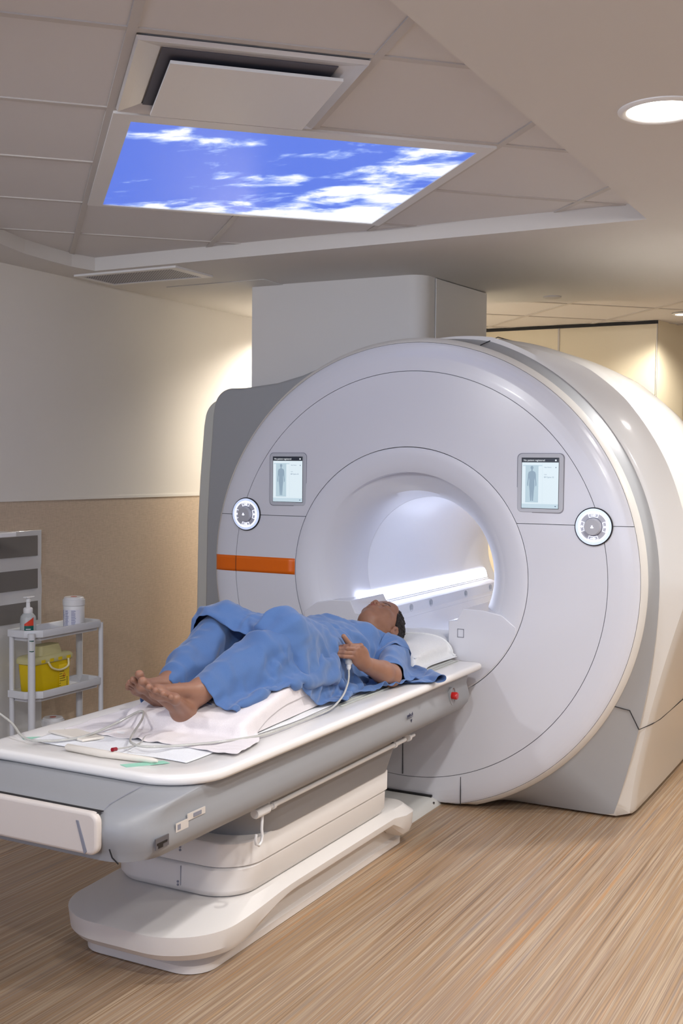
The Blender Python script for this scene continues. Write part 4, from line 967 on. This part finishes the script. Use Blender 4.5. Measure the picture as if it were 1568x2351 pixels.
# gown over the torso and thighs
def gowncol(p):
    L = [torso_sdf(p)-.003, np.minimum.reduce([cap(p, HIP[i], KNE[i], .108, .090) for i in (0, 1)]), base_sdf(p)-.006, armL(p)-.002, hand_sdf(p)-.002]
    return np.minimum.reduce(L)
na, nb = 104, 116
S = np.linspace(-.44, .50, na); Yv = np.linspace(-.365, -1.375, nb)
Pp = np.zeros((na, nb, 3)); mask = np.ones((na, nb), bool)
for j, y in enumerate(Yv):
    ztop = np.interp(-y, [.36, .45, .6, .75, .9, 1.05, 1.25, 1.38], [.815, .845, .875, .895, .925, .965, 1.02, 1.02]); hw = np.interp(-y, [.36, .5, .7, .9, 1.0, 1.25], [.20, .195, .172, .188, .215, .235])
    for i, s_ in enumerate(S):
        if s_ > 0: s_ = s_*(1-.34*min(1, max(0, (-1.04-y)/.30)))
        a = abs(s_); sg = np.sign(s_) or 1
        R = .085; flat = hw-R
        if a < flat: x, z = a, ztop
        elif a < flat+R*math.pi/2: q = (a-flat)/R; x, z = flat+R*math.sin(q), ztop-R+R*math.cos(q)
        else:
            dn = a-flat-R*math.pi/2; z = ztop-R-dn; x = hw; zb = ZD+.012
            if z < zb: x = hw+(zb-z); z = zb
        Pp[i, j] = (sg*x, y, z)
        if y > -.455 and a < .085+(y+.455)*.30: mask[i, j] = False
        if y > -.60 and s_ > .235-.10*(y+.60)*0: mask[i, j] = False
        if y > -.60 and s_ < -.25: mask[i, j] = False
gw = Cloth(Pp, mask=mask, rest=1.065, bend=.07)
gw.P[:, 2] += .010*np.sin(gw.P[:, 1]*34+gw.P[:, 0]*34)+.006*np.sin(gw.P[:, 0]*50-gw.P[:, 1]*22)
gw.run(gowncol, 80, thick=.004, fr=.35, iters=8)
gd = gw.build('gown', M['gown'], PERSON)
folds(gd, [((.45, .62, -.62), 17, 3.4, .034, 2.0, 31), ((.2, .8, .5), 28, 2.4, .014, 1.6, 33), ((.8, -.3, .1), 46, 2, .004, 1.4, 35)], lambda p: np.clip(.35+(-p[:, 1]-.42)*2.2, .35, 1))
# sleeve: wide short tube round the upper arm
def sleevecol(p): return np.minimum.reduce([cap(p, SHO, ELB, .052, .044), cap(p, ELB, WRI, .042, .028), torso_sdf(p)-.008, p[:, 2]-ZD-.002])
ax_ = ELB-SHO
sl = tube_cloth([SHO+A3(-.10, .03, .030), SHO+A3(0, .0, .02), SHO+ax_*.5+A3(.02, .02, .012), SHO+ax_*.93+A3(.04, .05, .02)], [.080, .096, .118, .132], 70, 46, sleevecol, 60, rest=1.03, zmin=ZD+.006, squash=.85, bend=.2, fr=.35, seed=5, noise=.004)
se = sl.build('gown_sleeve', M['gown'], PERSON)
folds(se, [((.5, -.8, .1), 24, 2.6, .016, 1.7, 51), ((.8, .3, .4), 40, 2, .005, 1.4, 53)])
# ---------------------------------------------------------------- pillow, pads, tubing
PW = thing('pillow', (0, -.07, ZT+.008), 'white pillow with a towel folded over it under the head of the person', 'pillow')
M['pillow'] = fabric('pillow_white', (226, 228, 230), 500, .8, .25)
def pillow_pts(nu, nv, sgn):
    P = np.zeros((nu, nv, 3)); g = np.random.default_rng(3)
    for i, u in enumerate(np.linspace(-1, 1, nu)):
        for j, v in enumerate(np.linspace(-1, 1, nv)):
            pin = 1-.07*(1-v*v)*(u*u)-0*v; pv = 1-.05*(1-u*u)*(v*v)
            t = (max(0, 1-abs(u)**2.6)**.55)*(max(0, 1-abs(v)**2.8)**.55)
            edge = math.exp(-((1-max(abs(u), abs(v)))/.22)**2)
            wr = .0035*edge*math.sin(v*38+u*7)*(abs(u) > abs(v))+.0035*edge*math.sin(u*30-v*5)*(abs(v) >= abs(u))+.002*math.sin(u*9+v*13)
            x = u*.185*pin+.035; y = -.045+v*.34*pv
            zz = ZD+.045+sgn*(.048 if sgn > 0 else .040)*t+wr*t**.3
            if sgn > 0: zz -= .035*math.exp(-((x/.10)**2+((y+.20)/.11)**2))*t
            P[i, j] = (x, y, max(zz, ZD+.004))
    return P
mb = MB(); top_ = pillow_pts(48, 72, 1); mb.grid(top_).grid(pillow_pts(48, 72, -1), flip=True); mb.build('pillow_body', M['pillow'], PW, smooth=80)
rim = [top_[0, j] for j in range(72)]+[top_[i, -1] for i in range(48)]+[top_[-1, j] for j in range(71, -1, -1)]+[top_[i, 0] for i in range(47, -1, -1)]
MB().tube([tuple(p) for p in rim[::2]], .0028, 6).build('piping', M['pillow'], PW, smooth=80)
def pill_sdf(p):
    q = p-A3(.035, -.045, 0); u = np.clip(np.abs(q[:, 0])/.185, 0, 1); v = np.clip(np.abs(q[:, 1])/.34, 0, 1)
    t = (1-u**2.6)**.55*(1-v**2.8)**.55; z = np.where((u < 1) & (v < 1), ZD+.045+.048*t-.035*np.exp(-((p[:, 0]/.10)**2+((p[:, 1]+.20)/.11)**2))*t, ZD)
    return np.minimum((p[:, 2]-z)*.85, p[:, 2]-ZD)
na, nb = 56, 50
U_, V_ = np.meshgrid(np.linspace(-.2, .275, na), np.linspace(-.43, -.06, nb), indexing='ij')
Pp = np.stack([U_+.09*(V_+.2)*.4, V_+.16*(U_-.05), .80+0*U_], -1)
tw = Cloth(Pp, rest=1.03, bend=.2); tw.P[:, 2] += .003*np.sin(tw.P[:, 0]*40+tw.P[:, 1]*30)
tw.run(pill_sdf, 50, thick=.003, fr=.4, iters=6)
tw.build('towel', M['pillow'], PW, thick=.002)
Pg = tw.P.reshape(na, nb, 3)
hem = [tuple(Pg[i, -1]+A3(0, 0, .003)) for i in range(0, na, 2)]; MB().tube(hem, .0048, 8).build('towel_hem', M['pillow'], PW, smooth=80)
# absorbent pad on the deck, crumpled a little
M['pad'] = fabric('pad_white', (228, 230, 234), 600, .85, .1)
na, nb = 60, 110
U_, V_ = np.meshgrid(np.linspace(-.295, .262, na), np.linspace(-2.035, -.62, nb), indexing='ij')
edge = np.minimum(np.minimum(U_+.295, .262-U_), V_+2.035)
Z_ = ZT+.0022+.0022*(np.sin(V_*31+U_*9)*np.sin(U_*23-V_*4)+1)*np.clip(edge*14, 0, 1)+.004*np.exp(-((V_+1.93+.2*U_)/.012)**2)*np.clip(edge*10, 0, 1)+.0035*np.exp(-((V_+1.78-.5*U_)/.014)**2)*np.clip(edge*10, 0, 1)
Pp = np.stack([U_+.006*np.sin(V_*12), V_+.01*np.sin(U_*11)+.03*U_, Z_], -1)
o = MB().grid(Pp).build('absorbent_pad', M['pad'], None, smooth=60, solid=.0012, label='thin white absorbent pad laid along the tabletop under the cushion', cat='bed pad')
# cream foam bar at the foot end and its mate
M['cream'] = mat('cream_plastic', (222, 216, 206), .45)
def bar_thing(pts, r, lb): return MB().tube(pts, r, 14).build('positioning_bar', M['cream'], None, smooth=60, label=lb, cat='positioning aid', group=None)
bar_thing([(-.118, -2.078, ZT+.010), (-.112, -2.079, ZT+.010), (.02, -2.088, ZT+.010), (.185, -2.07, ZT+.008), (.20, -2.068, ZT+.008)], [.006, .010, .011, .008, .004], 'cream rounded bar lying across the foot end of the table')
MB().prism([(-.30, -1.955), (-.13, -1.995), (-.10, -1.93), (-.24, -1.89)], 'z', ZT+.004, ZT+.012).build('folded_gauze', M['cream'], None, bevel=.003, label='flat folded cream gauze at the far side of the table foot end', cat='gauze')
M['green'] = mat('green_tape', (150, 206, 184), .6)
MB().prism([(.118, -2.128), (.150, -2.140), (.226, -2.046), (.196, -2.036)], 'z', ZT+.0003, ZT+.0013).build('tape_strip', M['green'], None, label='pale green tape strip on the deck near the rounded corner', cat='tape', group=None)
MB().prism([(-.335, -2.03), (-.312, -2.045), (-.258, -1.995), (-.280, -1.982)], 'z', ZT+.0003, ZT+.0013).build('tape_strip', M['green'], None, label='pale green tape strip on the deck at the far edge', cat='tape')
# squeeze bulb tube: clear hose from the hand along the deck and off the foot end
M['clear'] = mat('clear_hose', (214, 214, 208), .15, trans=.35, spec=.6, coat=.4)
def smoothpts(P, n=8):
    P = [np.array(p, float) for p in P]; P = [2*P[0]-P[1]]+P+[2*P[-1]-P[-2]]; o = []
    for i in range(1, len(P)-2):
        for t in np.linspace(0, 1, n, endpoint=False):
            a, b, c, d = P[i-1:i+3]; o.append(.5*((2*b)+(-a+c)*t+(2*a-5*b+4*c-d)*t*t+(-a+3*b-3*c+d)*t**3))
    o.append(P[-2]); return [tuple(p) for p in o]
BULB = thing('call_bulb', tuple(WRI+A3(-.03, -.03, -.01)), 'clear squeeze bulb hose running from the left hand of the person along the deck', 'call hose')
bt = WRI-RI*.055+A3(0, 0, .048)+A3(.012, -.02, 0); bb = WRI-RI*.055+A3(0, 0, -.004)+A3(.018, -.034, 0)
MB().tube(smoothpts([bt, (bt+bb)/2, bb]), [.004]*2+[.013]*6+[.014]*6+[.009]*3, 14).build('bulb', mat('bulb_rubber', (190, 192, 196), .5), BULB, smooth=80)
MB().tube([bb+A3(0, 0, .006), bb+A3(0, 0, -.004), bb+A3(0, 0, -.012)], [.0085, .0085, .005], 12).build('hose_fitting', M['plastic'], BULB, smooth=50)
zh = ZT+.0105
hose = [bb+A3(0, 0, -.008), bb+A3(.010, -.018, -.035), (.268, -1.07, .725), (.285, -1.14, .697), (.297, -1.25, zh), (.303, -1.42, zh), (.303, -1.59, zh), (.290, -1.69, zh), (.255, -1.80, zh+.004), (.20, -1.88, zh+.004), (.12, -1.99, zh+.01), (.06, -2.00, zh+.014), (.0, -1.93, zh+.012), (-.06, -1.80, zh+.035), (-.10, -1.76, zh+.045), (-.13, -1.84, zh+.02), (-.15, -1.97, zh+.002), (-.22, -2.06, zh), (-.30, -2.06, zh+.002), (-.40, -2.02, zh+.035), (-.56, -2.03, zh+.10), (-.75, -2.1, zh+.18)]
MB().tube(smoothpts(hose), .0037, 10).build('hose', M['clear'], BULB, smooth=80)
loop = [(.02, -1.99, zh), (.00, -1.94, zh), (-.03, -1.86, zh+.004), (-.02, -1.80, zh+.004), (.01, -1.83, zh)]
CL = thing('drip_line', (.0, -2.02, ZT), 'short thin infusion line with a dark red cap beside the cream bar', 'infusion line')
MB().tube(smoothpts([(.055, -2.062, ZT+.022), (.05, -2.0, ZT+.014), (.035, -1.93, ZT+.010), (.0, -1.86, ZT+.010), (.02, -1.81, ZT+.010), (.04, -1.84, ZT+.010)]), .0022, 8).build('line_tube', M['clear'], CL, smooth=80)
MB().tube([(.058, -2.088, ZT+.026), (.056, -2.068, ZT+.023)], .0055, 12).build('line_cap', mat('dark_red_cap', (140, 12, 34), .3), CL, smooth=40)
# ---------------------------------------------------------------- utility cart by the left wall
M['cartw'] = mat('cart_white', (214, 216, 220), .4)
CT = thing('utility_cart', (-1.68, -.40, 0), 'narrow white three tier utility cart by the left wall', 'cart')
cx0, cx1, cy0, cy1 = -1.765, -1.60, -.625, -.125
def tray_poly(d):   # bevelled corner at the near front
    return [(cx1-d-.0, cy0+.005+d), (cx1-d, cy1-d), (cx0+.09+d, cy1-d), (cx0+d, cy1-.05-d), (cx0+d, cy0+.02+d), (cx0+.04+d, cy0-.075+d), (cx0+.10+d, cy0-.075+d)]
def tray_poly(d): return [(cx1-d, cy0+.06+d*.4), (cx1-d, cy1-.03), (cx1-.03-d, cy1-d), (cx0+d, cy1-d), (cx0+d, cy0+d), (cx1-.06-d*.4, cy0+d)]
def tray(zt, nm):
    o_ = [(x, y) for x, y in tray_poly(0)]; i_ = [(x, y) for x, y in tray_poly(.012)]; b_ = [(x, y) for x, y in tray_poly(.03)]
    R = [[(x, y, z) for x, y in P] for P, z in ((tray_poly(.022), zt-.052), (tray_poly(.020), zt-.035), (o_, zt-.034), (o_, zt), (i_, zt), (b_, zt-.040))]
    return MB().loft(R).build(nm, M['cartw'], CT, bevel=.002)
for zt in (.712, .425, .14): tray(zt, 'shelf_tray')
for (x, y, r) in ((cx1-.03, cy0+.016, .017), (cx1-.012, cy1-.014, .012), (cx0+.014, cy0+.014, .012), (cx0+.014, cy1-.014, .017)):
    MB().tube([(x, y, 0.02), (x, y, .70)], r, 16).build('post', M['cartw'], CT, smooth=50)
px_, py_ = cx1-.03, cy0+.016
MB().box(px_+.003, px_+.0175, py_-.0165, py_-.004, .62, .665).build('price_sticker', mat('sticker_white', (230, 232, 230), .5), CT)
for q in ((.600, .6035), (.668, .6715)): MB().box(px_+.002, px_+.0178, py_-.017, py_-.003, q[0]+.018 if q[0] < .61 else q[0]-.002, q[1]+.018 if q[0] < .61 else q[1]-.002).build('sticker_border', mat('sticker_green', (20, 92, 80), .5), CT)
def on_cart(z): return z-.040
# soap bottle
def bottle():
    c = (-1.70, cy0+.068, .672)
    t = thing('soap_bottle', c, 'clear foam soap pump bottle on the top shelf of the cart', 'soap bottle')
    MB().lathe(c, [(.030, 0), (.036, .004), (.037, .02), (.037, .085), (.034, .100), (.024, .112), (.019, .118)], 'z', 40).build('bottle_body', mat('bottle_clear', (214, 218, 218), .2, trans=.3), t, smooth=50)
    MB().lathe(c, [(.020, .112), (.022, .116), (.022, .135), (.018, .140), (.010, .142), (.009, .165), (.012, .167), (.012, .178), (.008, .184)], 'z', 32).build('pump', M['plastic'], t, smooth=40)
    MB().loft([[(c[0]+a, c[1]+b, c[2]+z) for a, b in ((-.012, -.022), (.012, -.022), (.011, .034), (-.011, .034))] for z in (.184, .190, .193)]).build('pump_head', M['plastic'], t, bevel=.003)
    def wrap(nm, m, a0, a1, z0, z1, r=.0376, z2=None):
        P = [[(c[0]+r*math.cos(a), c[1]+r*math.sin(a), c[2]+z) for a in np.linspace(a0, a1, 14)] for z in (z0, z1)]
        if z2 is not None: P[1] = [(p[0], p[1], c[2]+z1+(z2-z1)*k/13) for k, p in enumerate(P[1])]
        MB().grid(P).build(nm, m, t, smooth=60)
    wrap('green_label', mat('label_green', (18, 92, 84), .4), -1.30, -.1, .012, .058)
    wrap('red_label', mat('label_red', (214, 64, 40), .4), -1.30, -.1, .058, .066, z2=.098)
    wrap('label_line', M['plastic'], -1.1, -.5, .040, .044, .0379)
bottle()
def canister(c, z0, label, full=True):
    t = thing('wipes_canister', (c[0], c[1], z0), label, 'wipes canister', 'wipes canisters on the cart')
    MB().lathe((c[0], c[1], z0), [(.048, 0), (.052, .004), (.052, .118), (.050, .122)], 'z', 48).build('canister_body', M['plastic'], t, smooth=50)
    MB().lathe((c[0], c[1], z0), [(.052, .120), (.0545, .123), (.0545, .150), (.049, .152), (.049, .158), (.044, .163), (.001, .163)], 'z', 48).build('canister_lid', M['plastic'], t, smooth=35)
    MB().lathe((c[0], c[1]-.0, z0), [(.016, .1632), (.016, .1638), (.001, .1638)], 'z', 20).build('lid_print', mat('print_red', (190, 110, 100), .6), t)
    lb = mat('label_paper', (224, 224, 232), .5); pr = mat('label_print', (128, 132, 168), .6)
    a0, a1 = -2.15, -.25
    MB().grid([[(c[0]+.0526*math.cos(a), c[1]+.0526*math.sin(a), z0+z) for a in np.linspace(a0, a1, 24)] for z in (.012, .104)]).build('canister_label', lb, t, smooth=60)
    mb = MB(); r = random.Random(4)
    for q0, q1 in ((-2.1, -1.86), (-1.74, -1.34), (-1.10, -.66)):
        for k in range(19):
            z = .018+k*.0044; e = q1-(q1-q0)*r.random()*.3
            mb.grid([[(c[0]+.0530*math.cos(a), c[1]+.0530*math.sin(a), z0+zz) for a in np.linspace(q0, e, 7)] for zz in (z, z+.0022)])
    mb.build('label_text', pr, t)
canister((-1.685, -.255), .672, 'white wipes canister with purple print on the top shelf of the cart')
canister((-1.69, -.40), .100, 'white wipes canister low on the bottom shelf of the cart')
# sharps container
def sharps():
    c = (-1.69, -.455, .385)
    t = thing('sharps_container', c, 'yellow sharps container with cloudy lid on the middle shelf of the cart', 'sharps container')
    yl = mat('sharps_yellow', (226, 196, 14), .45); fr = mat('frosted_lid', (226, 218, 160), .4, trans=.25)
    def ring(hx, hy, z, r=.02): return [(c[0]+p[0], c[1]+p[1], c[2]+z) for p in rrect(hx, -hy, hy, r, r, 0, n=5)]
    MB().loft([ring(.046, .115, 0), ring(.048, .118, .004), ring(.054, .132, .165)]).build('container_body', yl, t, smooth=45)
    MB().loft([ring(.058, .136, .160), ring(.061, .140, .163), ring(.061, .140, .182), ring(.056, .134, .192), ring(.052, .122, .196)]).build('container_lid', fr, t, smooth=45)
    MB().loft([ring(.045, .080, .194), ring(.042, .076, .215), ring(.035, .070, .240)]).build('lid_chute', fr, t, smooth=45)
    for k in range(4): y = c[1]-.09+k*.058; MB().box(c[0]+.061, c[0]+.0625, y, y+.026, c[2]+.165, c[2]+.180).build('lid_tab', yl, t)
    X = c[0]+.0565
    MB().tube(smoothpts([(X+.006, c[1]-.045, c[2]+.166), (X+.008, c[1]-.02, c[2]+.135), (X+.008, c[1]+.035, c[2]+.118), (X+.008, c[1]+.09, c[2]+.130), (X+.006, c[1]+.095, c[2]+.166)]), .0052, 8).build('carry_handle', mat('handle_cream', (230, 222, 176), .4), t, smooth=70)
    S2 = Matrix(((0, 0, 1), (1, 0, 0), (0, 1, 0)))
    ink = mat('sharps_ink', (60, 52, 20), .6)
    MB().box(X-.0035, X-.0012, c[1]+.040, c[1]+.108, c[2]+.012, c[2]+.14).build('container_label', mat('sharps_label', (236, 206, 40), .5), t)
    mb = MB(); r = random.Random(2)
    for k in range(9): z = c[2]+.016+k*.011; mb.box(X-.0012, X-.0006, c[1]+.040, c[1]+.045+.045*r.random(), z, z+.0026)
    for k in range(12): mb.box(X-.0012, X-.0006, c[1]+.090, c[1]+.096, c[2]+.03+k*.004, c[2]+.032+k*.004)
    mb.box(X-.001, X-.0002, c[1]+.038, c[1]+.092, c[2]+.118, c[2]+.121); mb.build('label_print', ink, t)
    mb = MB(); cc = (c[1]+.072, c[2]+.086)
    for k in range(3):
        a = math.pi/2+k*2*math.pi/3; mb.tube([(X-.0004, cc[0]+.0055*math.cos(a)+.0045*math.cos(q), cc[1]+.0055*math.sin(a)+.0045*math.sin(q)) for q in np.linspace(a-2.2, a+2.2, 12)], .0011, 4)
    mb.build('hazard_symbol', mat('hazard_red', (196, 84, 30), .5), t)
sharps()
# ---------------------------------------------------------------- wall unit at the left edge
WU = thing('wall_unit', (XW+.03, -.9, .2), 'white glossy wall unit with three grey strips at the left edge', 'wall unit')
M['gloss'] = mat('unit_white', (206, 206, 206), .18, coat=.5)
P = [(-1.5, .16), (-.285, .16), (-.285, .80), (-.281, .86), (-.283, .93), (-.289, .965), (-.284, 1.0), (-.283, 1.161), (-1.5, 1.161)]
MB().prism(P, 'x', XW+.001, XW+.022).build('unit_panel', M['gloss'], WU, bevel=.002)
M['strip'] = mat('strip_grey', (112, 108, 104), .6, bump=(700, .25, .001))
for z0, z1 in ((1.035, 1.135), (.873, .97), (.715, .81)): MB().box(XW+.020, XW+.026, -1.5, -.315, z0, z1).build('grey_strip', M['strip'], WU)
t = MB().prism([(-1.5, -1.18), (-1.60, -1.18)][:0] or [(XW+.03, -1.6), (-1.60, -1.6), (-1.60, -.735), (XW+.03, -.735)], 'z', 1.158, 1.180).build('wall_shelf', M['plastic'], None, bevel=.003, label='small white shelf jutting out at the left edge above the wall unit', cat='shelf')
